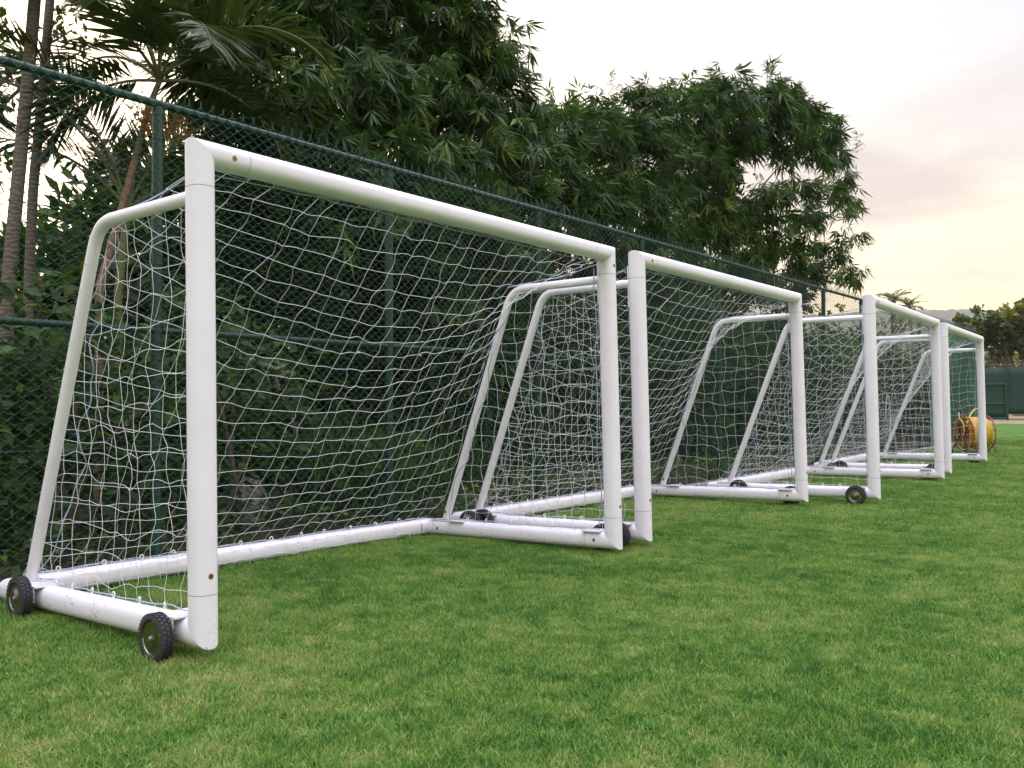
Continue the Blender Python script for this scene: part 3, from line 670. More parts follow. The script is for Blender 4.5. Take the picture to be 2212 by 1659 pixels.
def bamboo(label, base_uo, lobes, dens=390, n_culm=7, ln=(0.17, 0.29), sprays=24, spike=(), stray=0.2):
    bt, bo = base_uo
    base = fence_pt(bt, -bo, 0.2); g = empty('bamboo_clump', base); tag(g, label, 'bamboo', 'bamboo clumps behind the fence')
    Lv = Leaves(); tops = []
    for (u, w, ru, rw, off) in lobes:
        c, dep = behind(u, w, off); a, b = ru*dep/F_PX, rw*dep/F_PX
        rad = np.array([a, min(max(a, b)*0.8, 1.1), b]); n = int(dens*PI*a*b)
        k = max(4, n//11); cc, cd, _ = ellipsoid_pts(k, c, VR, rad*0.96, 0.5); o_ = rng.random(k) < stray; cc[o_] += (cd*np.array([1, 1, 0.75])*rng.uniform(0.05, 0.32, k)[:, None])[o_]
        idx = rng.integers(0, k, n); sp = rng.uniform(0.07, 0.15, k)[idx][:, None]*np.array([1, 1, 0.8])
        P = cc[idx]+rng.normal(size=(n, 3))*sp; Dn = unit(cd[idx]+rng.normal(size=(n, 3))*0.35); ct = rng.normal(0.0, 0.14, k)[idx]
        bamboo_sprays(Lv, P-base, Dn, 7, ln, 0.15, ct); tops.append((c, rad, n))
    for (u, w, off, k) in spike:         # young shoots standing above the crown
        c, dep = behind(u, w, off)
        k = k*3; P = c-np.array([0, 0, 1.0])*np.linspace(0, 0.42, k)[:, None]+rng.normal(size=(k, 3))*np.array([0.05, 0.05, 0.05]); bamboo_sprays(Lv, P-base, np.tile([0, 0, 2.6], (k, 1))+rng.normal(size=(k, 3))*0.9, 6, ln, 0.12, 0.35)
    cr = Lv.build('foliage', BAMBOO, g); cr['kind'] = 'stuff'
    top_l = sorted(tops, key=lambda q: -q[0][2])
    for i in range(n_culm):
        tgt = tops[int(i*len(tops)/n_culm)][0]; b0 = fence_pt(bt+rng.normal()*0.5, -bo-rng.uniform(-0.3, 0.7), 0.15)
        s = np.linspace(0, 1, 12)[:, None]; ctl = np.array([b0[0]*0.6+tgt[0]*0.4, b0[1]*0.6+tgt[1]*0.4, max(tgt[2], 2)*0.85])
        P = (1-s)**2*b0+2*s*(1-s)*ctl+s**2*tgt-base
        mb = MB(); sweep(mb, list(P), oval(0.032, 0.032, 8), (1, 0, 0), scale=np.linspace(1, 0.3, 12)); mb.build('culm', CULM, g)
    wts = np.array([q[2] for q in tops], float); wts /= wts.sum()
    for i in range(sprays):              # the sprays one can pick out on the field side
        c, rad, _ = tops[rng.choice(len(tops), p=wts)]
        d = unit(np.array([rng.normal()*0.7, -abs(rng.normal())-0.4, rng.normal()*0.7])); p = c+VR @ (d*rad*1.0)
        o = link('leaf_spray', SPRAYS[i % 4], g); o.location = tuple(p-base); o.rotation_euler = (rng.normal()*0.35, rng.normal()*0.35, rng.uniform(0, 6.28)); sc = rng.uniform(0.85, 1.15); o.scale = (sc, sc, sc)
    return g
bamboo('tall dense bamboo clump rising out of the picture above the nearest goal', (4.2, 2.4), [
    (500, 30, 110, 110, 1.9), (640, 60, 150, 140, 2.1), (800, 40, 150, 140, 2.2), (930, 20, 120, 95, 2.0), (985, 70, 85, 70, 1.8), (470, 170, 90, 90, 1.9),
    (590, 210, 130, 120, 1.8), (750, 210, 140, 120, 1.8), (900, 190, 130, 110, 1.9), (660, 330, 140, 110, 1.6), (820, 340, 140, 110, 1.5), (560, 340, 120, 100, 1.9),
    (720, 470, 150, 110, 1.5), (880, 470, 130, 110, 1.4), (560, 500, 120, 110, 2.0), (520, -60, 160, 90, 2.4), (720, -80, 200, 90, 2.4), (900, -80, 130, 80, 2.2)],
    spike=[(1040, 60, 1.9, 3), (1075, 90, 1.9, 3)])
bamboo('bamboo clump with a rounded shoulder against the sky, between nearest and second goal', (6.6, 2.3), [
    (1000, 160, 90, 75, 1.8), (1070, 190, 75, 70, 1.7), (1010, 270, 110, 90, 1.6), (1105, 270, 75, 75, 1.6), (1000, 380, 120, 90, 1.4), (1110, 360, 80, 80, 1.4),
    (1010, 480, 110, 80, 1.3), (1110, 455, 80, 75, 1.3), (1060, 95, 48, 60, 2.0), (1040, 570, 120, 80, 1.5), (900, 590, 120, 90, 1.6), (900, 720, 120, 90, 1.7), (1040, 700, 120, 90, 1.7)], spike=[(1065, 40, 2.0, 3), (1120, 165, 1.8, 2), (1030, 100, 1.9, 3)], n_culm=6)
bamboo('bamboo clump with spiky upright shoots along the middle of the treeline', (10.0, 2.2), [
    (1200, 285, 75, 70, 1.8), (1180, 380, 80, 80, 1.6), (1290, 280, 80, 70, 1.8), (1390, 260, 90, 70, 1.7), (1290, 380, 100, 85, 1.5), (1400, 370, 100, 90, 1.5),
    (1250, 470, 100, 70, 1.4), (1380, 470, 110, 75, 1.4), (1480, 250, 85, 70, 1.7), (1490, 360, 85, 80, 1.5), (1490, 460, 80, 75, 1.5), (1290, 565, 110, 60, 1.6), (1440, 560, 100, 55, 1.6), (1350, 660, 110, 60, 1.8)],
    spike=[(1190, 190, 1.8, 2), (1250, 205, 1.8, 3), (1325, 165, 1.8, 3), (1340, 200, 1.8, 3), (1405, 185, 1.8, 3), (1455, 185, 1.7, 2)])
bamboo('bamboo clump arching out over the sky at the right end of the treeline', (11.2, 2.3), [
    (1560, 225, 70, 50, 1.4), (1640, 225, 62, 48, 1.3), (1710, 230, 58, 48, 1.2), (1765, 275, 48, 42, 1.2), (1555, 300, 45, 50, 1.5), (1680, 290, 60, 32, 1.2), (1797, 325, 28, 38, 1.2), (1822, 385, 12, 30, 1.2), (1600, 285, 45, 35, 1.4), (1740, 320, 35, 25, 1.2), (1690, 335, 38, 18, 1.2), (1560, 360, 30, 30, 1.5),
    (1545, 400, 40, 70, 1.6), (1550, 480, 45, 60, 1.6)],
    dens=330, ln=(0.21, 0.36), stray=0.10, n_culm=3, spike=[(1545, 140, 1.4, 4), (1665, 130, 1.3, 4), (1620, 165, 1.3, 3), (1740, 195, 1.2, 2), (1850, 290, 1.2, 2), (1840, 350, 1.2, 2)], sprays=16)
bamboo('small loose bamboo clump with gaps of sky below the arching crown', (15.5, 1.8), [
    (1650, 420, 36, 18, 1.3), (1720, 412, 58, 20, 1.3), (1790, 435, 50, 22, 1.2), (1835, 462, 16, 16, 1.2), (1640, 495, 45, 32, 1.5), (1715, 490, 36, 20, 1.3), (1600, 545, 50, 40, 1.6), (1660, 450, 40, 22, 1.3), (1590, 470, 35, 40, 1.6), (1750, 470, 45, 22, 1.3), (1660, 530, 45, 30, 1.5),
    (1690, 555, 52, 28, 1.6), (1795, 545, 42, 32, 1.3), (1832, 590, 22, 26, 1.3), (1735, 600, 46, 26, 1.5), (1620, 610, 60, 40, 1.8), (1690, 640, 70, 35, 1.9), (1850, 520, 15, 12, 1.2)], dens=290, ln=(0.20, 0.33), stray=0.12, sprays=12, n_culm=2, spike=[(1780, 385, 1.3, 2), (1865, 505, 1.2, 1)])
# dark thicket deeper behind, bushes that close the view under the crowns
def bush(name, label, cat, base, blobs, mat_, n_per, ln, wr, group=None, shell=0.55, droop=0.15, stem=True, light=0.0):
    g = empty(name, base); tag(g, label, cat, group); Lv = Leaves(); base = np.asarray(base)
    for (c, rad) in blobs:
        n = int(n_per*PI*max(rad[0], rad[1])*rad[2]); P, Dn, r = ellipsoid_pts(n, np.asarray(c), np.stack([FD, FN, [0, 0, 1]], 1), np.asarray(rad), shell)
        D = unit(Dn+rng.normal(size=(n, 3))*0.6+np.array([0, 0, -0.25])); up = unit(np.array([0, 0, 0.7])+FN*0.6+rng.normal(size=(n, 3))*0.5)
        l = rng.uniform(ln[0], ln[1], n); Lv.add(P-base, D, up, l, l*wr*rng.uniform(.8, 1.2, n), droop*rng.random(n), np.clip(rng.normal(0.4+light, 0.22, n), 0, 1), mid=0.45)
    f = Lv.build('foliage', mat_, g); f['kind'] = 'stuff'
    if stem:
        for i in range(min(len(blobs), 5)):
            c = np.asarray(blobs[i][0])-base; s = np.linspace(0, 1, 7)[:, None]; b0 = np.array([rng.normal()*0.1, rng.normal()*0.1, -0.05])
            P = b0+(c-b0)*s+np.array([0, 0, 1.0])*(0.2*np.sin(PI*s)); mb = MB(); sweep(mb, list(P), oval(0.022, 0.022, 7), (1, 0, 0), scale=np.linspace(1, .35, 7)); mb.build('stem', BARK, g)
    return g
TH = 'dark bushes deep behind the fence'
for i, t in enumerate(np.arange(-1.5, 24, 2.3)):
    hh = 3.0 if t < 3 else 3.9 if t < 10 else 3.2 if t < 13 else 2.3
    if t < 2: hh = 2.3
    b = fence_pt(t, (-4.6 if t < 12 else -2.6)+0.5*math.sin(i*2.1), 0.4)
    lab = ['dark bush at the far left behind the palm trunks', 'dark bush behind the ringed palm trunks and the vine', 'dark bush behind the forked palm', 'dark bush behind the near half of the nearest goal net', 'dark bush behind the far half of the nearest goal net', 'dark bush behind the near half of the second goal net', 'dark bush behind the far half of the second goal', 'dark bush behind the gap between second and third goal', 'dark bush behind the near end of the third goal', 'dark low bush behind the far end of the third goal', 'dark low bush behind the near end of the farthest goal', 'dark low bush next to the green windscreen'][i]
    bush('dark_bush', lab, 'bush', b, [(b+np.array([0, 0, hh*0.3]), (1.5, 0.9, hh*0.42)), (b+np.array([0, 0.3, hh*0.72]), (1.4, 0.8, hh*0.33)), (b+np.array([0.2, -0.6, hh*0.5]), (1.3, 0.8, hh*0.4))], SHRUB, 480, (0.16, 0.32), 0.34, TH)
for i, t in enumerate(np.arange(1.0, 23.6, 2.2)):
    hh = 1.5 if t < 2 else 2.6 if t < 12 else 2.2; b = fence_pt(t, -1.5 if t > 5 else -2.3, 0.2)
    lab = ['dark shrub behind the tall grass and the pale stone', 'dark shrub behind the middle of the nearest goal net', 'dark shrub close behind the fence at the far post of the nearest goal', 'dark shrub close behind the fence at the near post of the second goal', 'dark shrub close behind the fence at the middle of the second goal', 'dark shrub close behind the fence at the far post of the second goal', 'dark shrub close behind the fence between second and third goal', 'dark shrub close behind the fence at the near post of the third goal', 'dark shrub close behind the fence at the far post of the third goal', 'dark shrub close behind the fence at the farthest goal', 'dark shrub close behind the start of the green windscreen'][i]
    bush('dark_shrub', lab, 'shrub', b, [(b+np.array([0, 0, hh*0.25]), (1.35, 0.5, hh*0.33)), (b+np.array([0, 0.3, hh*0.66]), (1.3, 0.5, hh*0.36)), (b+np.array([0, -0.7, hh*0.5]), (1.2, 0.45, hh*0.42))], BAMBOO, 460, (0.14, 0.28), 0.22, 'dark shrubs close behind the fence')
# climbing shrubs pressed against the fence at the left
SH = 'leafy shrubs pressed against the fence'
labs = ['broad leaved vine covering the fence left of the nearest goal', 'broad leaved shrub behind the near side net of the nearest goal', 'leafy shrub beside the near post of the nearest goal', 'low leafy shrub behind the middle of the nearest goal']
for i, (t, hh, wd) in enumerate(((-1.25, 1.60, 0.75), (-0.2, 1.70, 0.75), (0.95, 1.70, 0.55), (2.3, 0.7, 0.7))):
    b = fence_pt(t, -0.75, 0.15)
    bush('leafy_shrub', labs[i], 'shrub', b, [(b+np.array([0, 0, hh*0.28]), (wd, 0.5, hh*0.36)), (b+np.array([0, 0.1, hh*0.62]), (wd*0.95, 0.5, hh*0.30)), (b+np.array([0, -0.25, hh*0.85]), (wd*0.6, 0.42, hh*0.22)), (b+np.array([0.1, 0.4, hh*0.45]), (wd*0.6, 0.42, hh*0.30))], SHRUB, 420, (0.06, 0.13), 0.72, SH, light=0.06)
bush('leafy_shrub', 'yellow green sunlit bush low between the palm trunks', 'shrub', fence_pt(0.3, -3.0, 0.4), [(fence_pt(0.2, -3.0, 1.5), (0.9, 0.5, 0.8)), (fence_pt(-0.7, -3.0, 1.35), (0.8, 0.5, 0.7))], GOLDLEAF, 360, (0.07, 0.13), 0.6)
# fern-like low plants and ground cover along the kerb
def ground_cover():
    n = 9000; t = rng.uniform(-3.5, 17, n); o = 0.14+rng.random(n)**1.5*1.1; hz = rng.random(n)**1.4*(0.30-0.12*(o/1.2))*(0.6+0.5*np.sin(t*1.7)**2)
    P = np.array([FX0, FY0, 0])+FD*t[:, None]-FN*o[:, None]; P[:, 2] = 0.04+0.1*np.minimum(o, 1)+hz
    D = unit(rng.normal(size=(n, 3))*np.array([1, 1, 0.5])+FN*0.4); up = unit(np.array([0, 0, 1.0])+rng.normal(size=(n, 3))*0.4+FN*0.3); l = rng.uniform(0.035, 0.085, n)
    Lv = Leaves(); Lv.add(P, D, up, l, l*0.75, 0.1, np.clip(rng.normal(0.66, 0.18, n), 0, 1), mid=0.5); o = Lv.build('ground_cover', SHRUB)
    tag(o, 'small green leafy ground cover along the foot of the fence', 'ground cover', kind='stuff')
ground_cover()
def tall_grass(label, t, off, n, hh):
    b = fence_pt(t, -off, 0.1); Lv = Leaves()
    P = np.zeros((n, 3)); P[:, 0] = rng.normal(size=n)*0.18; P[:, 1] = rng.normal(size=n)*0.28
    D = unit(rng.normal(size=(n, 3))*np.array([0.28, 0.28, 0])+np.array([0, 0, 1.0])); l = rng.uniform(0.5, 1.0, n)*hh
    Lv.add(P, D, unit(rng.normal(size=(n, 3))*np.array([1, 1, 0.1])), l, 0.026, rng.uniform(0.05, 0.45, n)*0.6, np.clip(rng.normal(0.5, 0.2, n), 0, 1), mid=0.55)
    g = empty('tall_grass', b); tag(g, label, 'tall grass', 'tufts of tall grass behind the fence'); f = Lv.build('blades', SHRUB, g); f['kind'] = 'stuff'
tall_grass('tuft of tall grass blades behind the middle of the nearest goal net', 1.9, 0.55, 150, 1.25)
tall_grass('tuft of tall grass blades left of the second fence post', 2.6, 0.7, 130, 1.15)
tall_grass('tuft of tall grass blades right of the second fence post', 3.6, 0.8, 120, 1.0)
def dead_branch(label, pts, r):
    base = np.asarray(pts[0]); s = MB(); P = [np.asarray(p)-base+rng.normal(size=3)*0.012*(i > 0) for i, p in enumerate(pts)]
    g = empty('dead_branch', base); tag(g, label, 'branch'); sweep(s, P, oval(r, r, 7), (1, 0, 0), scale=np.linspace(1, 0.4, len(P))); s.build('limb', TWIG, g)
    s = MB()
    for k in range(3):
        a = P[min(k+1, len(P)-1)]; d = unit(P[-1]-P[0]+rng.normal(size=3)*0.6)*rng.uniform(0.15, 0.3); sweep(s, [a, a+d*0.6, a+d+rng.normal(size=3)*0.03], oval(r*0.35, r*0.35, 5), (1, 0, 0), scale=[1, .7, .4])
    s.build('twigs', TWIG, g)
def bpts(l, off): return [behind(u, w, off)[0] for u, w in l]
dead_branch('pale broken branch lying in the shrubs behind the nearest goal net', bpts([(520, 770), (560, 790), (600, 795), (640, 790)], 0.5), 0.022)
dead_branch('thin pale branch slanting down behind the nearest goal net', bpts([(590, 800), (612, 850), (630, 900), (650, 960)], 0.6), 0.014)
dead_branch('brown stick leaning upright right of the rock behind the nearest net', bpts([(712, 1000), (740, 1060), (760, 1130)], 0.5), 0.014)
dead_branch('long pale stick leaning behind the near side net', bpts([(335, 860), (300, 890), (255, 925), (230, 960)], 0.5), 0.016)
def rock():
    c, _ = behind(545, 985, 0.6); c[2] = max(c[2], 0.3); mb = MB(); n, m = 12, 8; V = []
    for i in range(m+1):
        for j in range(n):
            th, ph = PI*i/m, 2*PI*j/n; r = 0.12*(1+0.18*math.sin(3*ph+th*2)+0.12*math.sin(5*ph-th*3)); V.append((r*math.sin(th)*math.cos(ph)*0.7, r*math.sin(th)*math.sin(ph)*1.15, r*math.cos(th)*1.5))
    F = [(i*n+j, i*n+(j+1) % n, (i+1)*n+(j+1) % n, (i+1)*n+j) for i in range(m) for j in range(n)]
    o = mesh_obj('rock', np.array(V), F, plain('pale_stone', (0.16, 0.15, 0.14), (0.42, 0.40, 0.38), 14, 0.9, 0, 0.6), None, False); o.location = (c[0], c[1], 0.30)
    tag(o, 'pale grey weathered stone among the grass behind the nearest net', 'rock')
rock()

# ------------------------------------------------------------------ palms
def frond_mesh(length, arch, nl=34, ll=0.42, wd=0.028, vee=0.55, seed=0, twist=0.0):
    """a feather leaf growing along +x from the origin, arching down; two rows of leaflets"""
    r = np.random.default_rng(seed); s = np.linspace(0, 1, 40)
    ang = arch[0]+(arch[1]-arch[0])*s**1.2; dx = np.cos(ang)*length/39; dz = np.sin(ang)*length/39
    X = np.r_[0, np.cumsum(dx[:-1])]; Z = np.r_[0, np.cumsum(dz[:-1])]; Y = 0.06*length*twist*np.sin(s*2.5)
    R = np.stack([X, Y, Z], 1); T = unit(np.gradient(R, axis=0)); Lv = Leaves()
    q = np.linspace(0.16, 0.995, nl); P = np.stack([np.interp(q, s, R[:, k]) for k in range(3)], 1); Tq = unit(np.stack([np.interp(q, s, T[:, k]) for k in range(3)], 1))
    S = unit(np.cross(Tq, np.array([0, 0, 1.0]))); U = np.cross(S, Tq)
    for sd in (-1, 1):
        fw = 0.35+0.9*q[:, None]; D = unit(S*sd*1.0+Tq*fw+U*vee*(1-0.5*q[:, None])+r.normal(size=P.shape)*0.05)
        l = ll*np.sin(PI*np.clip(0.12+0.84*q, 0, 1))**0.6*r.uniform(.9, 1.08, nl); Lv.add(P, D, U+0.15*r.normal(size=P.shape), l, wd, 0.10+0.25*r.random(nl), np.clip(r.normal(0.45, 0.18, nl), 0, 1), mid=0.45)
    mb = MB(); sweep(mb, list(R[::3]), oval(0.016, 0.012, 6), (0, 0, 1), scale=np.linspace(1, 0.25, len(R[::3])))
    return np.concatenate(Lv.v), np.concatenate(Lv.f), np.concatenate(Lv.t), np.concatenate(mb.v), mb.f
def add_frond(g, p, az, arch, length, seed, nl=34, ll=0.42, wd=0.028, vee=0.55):
    V, Fc, t, rv, rf = frond_mesh(length, arch, nl, ll, wd, vee, seed, random.uniform(-1, 1))
    o = mesh_obj('frond', V, Fc, PALM, g, False, None, t); o.location = tuple(p); o.rotation_euler = (random.uniform(-.25, .25), 0, az)
    ra = mesh_obj('leaf_stalk', rv, rf, GSHAFT, o); return o
def trunk_path(pts, base, r0, r1, m, g, name='trunk', rings=True):
    P = np.array(pts)-base; n = 26; s = np.linspace(0, 1, n); q = np.linspace(0, 1, len(P)); C3 = np.stack([np.interp(s, q, P[:, k]) for k in range(3)], 1)
    sc = np.linspace(1, r1/r0, n)
    if rings: sc = sc*(1+0.035*(np.arange(n) % 2))
    mb = MB(); sweep(mb, list(C3), oval(r0, r0, 12), (1, 0, 0), scale=sc); return mb.build(name, m, g)
AZL = math.atan2(-RGT[1], -RGT[0])     # heading that runs to the left in the picture
def palm_tall(label, pts, off, r0, top_extra, seed):
    P = bpts(pts, off); b = P[0].copy(); b[2] = 0.3; P = [b]+P; d = unit(P[-1]-P[-2]); top = P[-1]+d*top_extra; P.append(top)
    g = empty('palm_tree', b); tag(g, label, 'palm', 'ringed palm trunks at the left'); trunk_path(P, b, r0, r0*0.8, PBARK, g)
    mb = MB(); sweep(mb, [top-b-d*0.02, top-b+d*0.35, top-b+d*0.7], oval(r0*0.85, r0*0.85, 10), (1, 0, 0), scale=[1, 1.05, .5]); mb.build('crownshaft', GSHAFT, g)
    for k in range(9): add_frond(g, top-b+d*0.62, k*2*PI/9+random.uniform(-.2, .2), (random.uniform(0.5, 1.1), random.uniform(-1.1, -0.5)), random.uniform(1.5, 1.9), seed*20+k, 30, 0.45)
    return g
palm_tall('leftmost tall grey palm trunk with ring scars behind the fence', [(15, 640), (38, 400), (62, 150), (75, 0)], 2.0, 0.052, 0.9, 1)
palm_tall('slimmer brown palm trunk just right of the leftmost trunk', [(62, 620), (72, 400), (92, 200), (103, 60), (108, 0)], 2.3, 0.040, 0.6, 2)
def palm_forked():
    off = 1.6; P = bpts([(215, 620), (250, 500), (290, 350), (322, 230), (345, 175)], off); b = P[0].copy(); b[2] = 0.25
    g = empty('palm_tree', b); tag(g, 'feathery palm with orange fruit and drooping fronds above the fence post', 'palm'); trunk_path([b]+P[:3], b, 0.034, 0.027, REDSHAFT, g)
    trunk_path(P[2:], b, 0.027, 0.022, PBARK, g, 'crownshaft')
    top = P[-1]-b
    spec = [(AZL, 1.35, 0.55, 1.5), (AZL+0.5, 1.0, -0.6, 1.5), (AZL-0.4, 0.75, -1.0, 1.45), (AZL+PI, 0.9, -0.9, 1.6), (AZL+PI+0.5, 0.25, -1.5, 1.35), (AZL+PI-0.4, 1.3, 0.1, 1.6), (AZL+1.6, 0.9, -0.9, 1.4), (AZL-1.5, 0.8, -0.9, 1.3), (AZL+0.2, 0.1, -1.6, 1.15), (AZL+PI-0.9, 0.6, -1.0, 1.5), (AZL+PI+0.1, 1.5, 0.9, 1.3)]
    for k, (az, a0, a1, ln) in enumerate(spec): add_frond(g, top, az, (a0, a1), ln, 100+k, 48, 0.58, 0.040, 0.35)
    for (u, w, n) in ((325, 262, 150), (352, 285, 90), (385, 285, 130), (300, 255, 60)):       # hanging fruit
        c = behind(u, w, off-0.2)[0]-b; mb = MB()
        for k in range(n):
            p = c+rng.normal(size=3)*np.array([0.05, 0.05, 0.06]); r = 0.011
            mb.add(p+np.array([[1, 0, 0], [-1, 0, 0], [0, 1, 0], [0, -1, 0], [0, 0, 1], [0, 0, -1]])*r, [(0, 2, 4), (2, 1, 4), (1, 3, 4), (3, 0, 4), (2, 0, 5), (1, 2, 5), (3, 1, 5), (0, 3, 5)])
        for k in range(8):
            p = c+rng.normal(size=3)*0.06; q = top*0.15+c*0.85+np.array([0, 0, 0.12]); sweep(mb, [q, (p+q)/2+np.array([0, 0, .02]), p], oval(0.004, 0.003, 4), (1, 0, 0))
        fc = mb.build('fruit_cluster', FRUIT, g); fc['kind'] = 'stuff'
    return g
palm_forked()
def palm_small():
    off = 1.9; P = bpts([(255, 640), (268, 520), (275, 450)], off); b = P[0].copy(); b[2] = 0.25
    g = empty('palm_tree', b); tag(g, 'short palm with upright stalks and fronds spreading left behind the chain link', 'palm'); trunk_path([b]+P, b, 0.038, 0.028, GSHAFT, g)
    top = P[-1]-b
    for k, (az, a0, a1, ln) in enumerate([(AZL, 1.25, -0.1, 1.9), (AZL+0.3, 0.95, -0.5, 1.7), (AZL+0.7, 1.35, 0.2, 1.8), (AZL+PI, 1.2, 0.0, 1.4), (AZL+PI+.4, 0.7, -0.7, 1.3), (AZL-0.9, 1.1, -0.5, 1.4)]): add_frond(g, top, az, (a0, a1), ln, 200+k, 44, 0.58, 0.040, 0.4)
palm_small()
# broadleaf tree at the top left corner
def leaf_tree(name, label, base, blobs, mat_, n_per, ln, wr, tr, group=None, limbs=6):
    g = empty(name, base); tag(g, label, 'tree', group); base = np.asarray(base); Lv = Leaves()
    for c, rad in blobs:
        c = np.asarray(c); n = int(n_per*PI*max(rad[0], rad[1])*rad[2])
        # twiggy clumps inside the lobe
        k = max(6, n//28); cc, cd, _ = ellipsoid_pts(k, c, np.eye(3), np.asarray(rad), 0.35); idx = rng.integers(0, k, n); sp = min(rad)*0.20
        P = cc[idx]+rng.normal(size=(n, 3))*sp; D = unit(rng.normal(size=(n, 3))+cd[idx]*0.6); up = unit(np.array([0, 0, 1.0])+rng.normal(size=(n, 3))*0.6)
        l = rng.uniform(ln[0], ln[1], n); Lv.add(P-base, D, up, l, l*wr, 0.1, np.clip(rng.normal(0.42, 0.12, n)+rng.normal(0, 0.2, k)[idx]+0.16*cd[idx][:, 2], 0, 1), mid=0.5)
    f = Lv.build('crown', mat_, g); f['kind'] = 'stuff'
    fork = np.array([0, 0, np.mean([b[0][2] for b in blobs])*0.42-base[2]*0.4]); mb = MB(); sweep(mb, [np.zeros(3), fork*0.5+np.array([0.05, 0.05, 0]), fork], oval(tr, tr, 10), (1, 0, 0), scale=[1.25, 1, .8]); mb.build('trunk', BARK, g)
    for i in range(limbs):
        c = np.asarray(blobs[i % len(blobs)][0])-base+rng.normal(size=3)*np.asarray(blobs[i % len(blobs)][1])*0.25; s = np.linspace(0, 1, 7)[:, None]
        P = fork*0.95+(c-fork)*s+np.array([0, 0, 1.0])*np.sin(PI*s)*0.12*np.linalg.norm(c-fork); mb = MB(); sweep(mb, list(P), oval(tr*0.5, tr*0.5, 7), (1, 0, 0), scale=np.linspace(1, 0.25, 7)); mb.build('limb', BARK, g)
    return g
def px_blobs(l, off=None, depth=None, sq=0.8):
    out = []
    for (u, w, ru, rw) in l:
        if off is not None: c, d = behind(u, w, off)
        else: c, d = at_depth(u, w, depth), depth
        out.append((c, (ru*d/F_PX, ru*d/F_PX*sq, rw*d/F_PX)))
    return out
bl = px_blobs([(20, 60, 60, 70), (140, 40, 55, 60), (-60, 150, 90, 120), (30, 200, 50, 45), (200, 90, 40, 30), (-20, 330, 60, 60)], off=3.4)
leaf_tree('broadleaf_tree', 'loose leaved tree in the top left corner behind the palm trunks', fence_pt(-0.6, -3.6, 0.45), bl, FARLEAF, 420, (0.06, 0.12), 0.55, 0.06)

# ------------------------------------------------------------------ far trees
FT = 'far trees beyond the fences'
def foot(u, depth):
    p = at_depth(u, 868, depth); p[2] = 0; return p
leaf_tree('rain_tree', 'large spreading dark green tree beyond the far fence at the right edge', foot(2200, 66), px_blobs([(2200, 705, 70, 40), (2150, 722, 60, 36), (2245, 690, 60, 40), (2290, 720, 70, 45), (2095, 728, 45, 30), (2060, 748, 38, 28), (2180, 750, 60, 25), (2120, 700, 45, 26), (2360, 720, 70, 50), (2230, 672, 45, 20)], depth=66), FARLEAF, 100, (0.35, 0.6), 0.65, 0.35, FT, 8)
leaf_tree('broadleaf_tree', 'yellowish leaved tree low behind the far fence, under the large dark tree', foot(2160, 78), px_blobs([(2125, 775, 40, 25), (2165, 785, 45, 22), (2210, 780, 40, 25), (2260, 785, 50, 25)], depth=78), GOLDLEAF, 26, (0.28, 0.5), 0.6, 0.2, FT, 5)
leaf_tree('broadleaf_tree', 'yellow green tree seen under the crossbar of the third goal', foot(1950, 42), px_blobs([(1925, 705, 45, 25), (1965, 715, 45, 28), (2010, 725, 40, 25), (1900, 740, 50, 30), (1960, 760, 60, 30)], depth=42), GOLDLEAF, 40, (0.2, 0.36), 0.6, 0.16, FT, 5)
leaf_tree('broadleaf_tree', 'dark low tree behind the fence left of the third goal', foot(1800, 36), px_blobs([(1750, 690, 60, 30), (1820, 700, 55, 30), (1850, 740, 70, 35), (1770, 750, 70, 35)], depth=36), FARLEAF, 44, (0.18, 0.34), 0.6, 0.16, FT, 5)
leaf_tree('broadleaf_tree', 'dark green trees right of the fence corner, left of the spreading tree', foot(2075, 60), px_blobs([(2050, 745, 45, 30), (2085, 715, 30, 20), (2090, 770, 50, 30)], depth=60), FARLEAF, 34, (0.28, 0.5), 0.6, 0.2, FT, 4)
def far_palm(label, u, w, depth, ln, seed):
    top = at_depth(u, w, depth); b = top.copy(); b[2] = 0.0; g = empty('palm_tree', b); tag(g, label, 'palm', 'far palms on the skyline')
    trunk_path([b, b+(top-b)*0.5+np.array([0.1, 0.1, 0]), top], b, 0.14, 0.10, PBARK, g, rings=False)
    for k in range(13): add_frond(g, top-b, k*2.4, (random.uniform(0.2, 1.35), random.uniform(-1.0, 0.1)), ln*random.uniform(.8, 1.1), seed*50+k, 20, ln*0.26, 0.05, 0.3)
far_palm('taller far palm on the skyline above the third crossbar', 1930, 650, 46, 1.15, 21)
far_palm('lower far palm on the skyline right of the taller far palm', 1965, 664, 52, 1.1, 22)
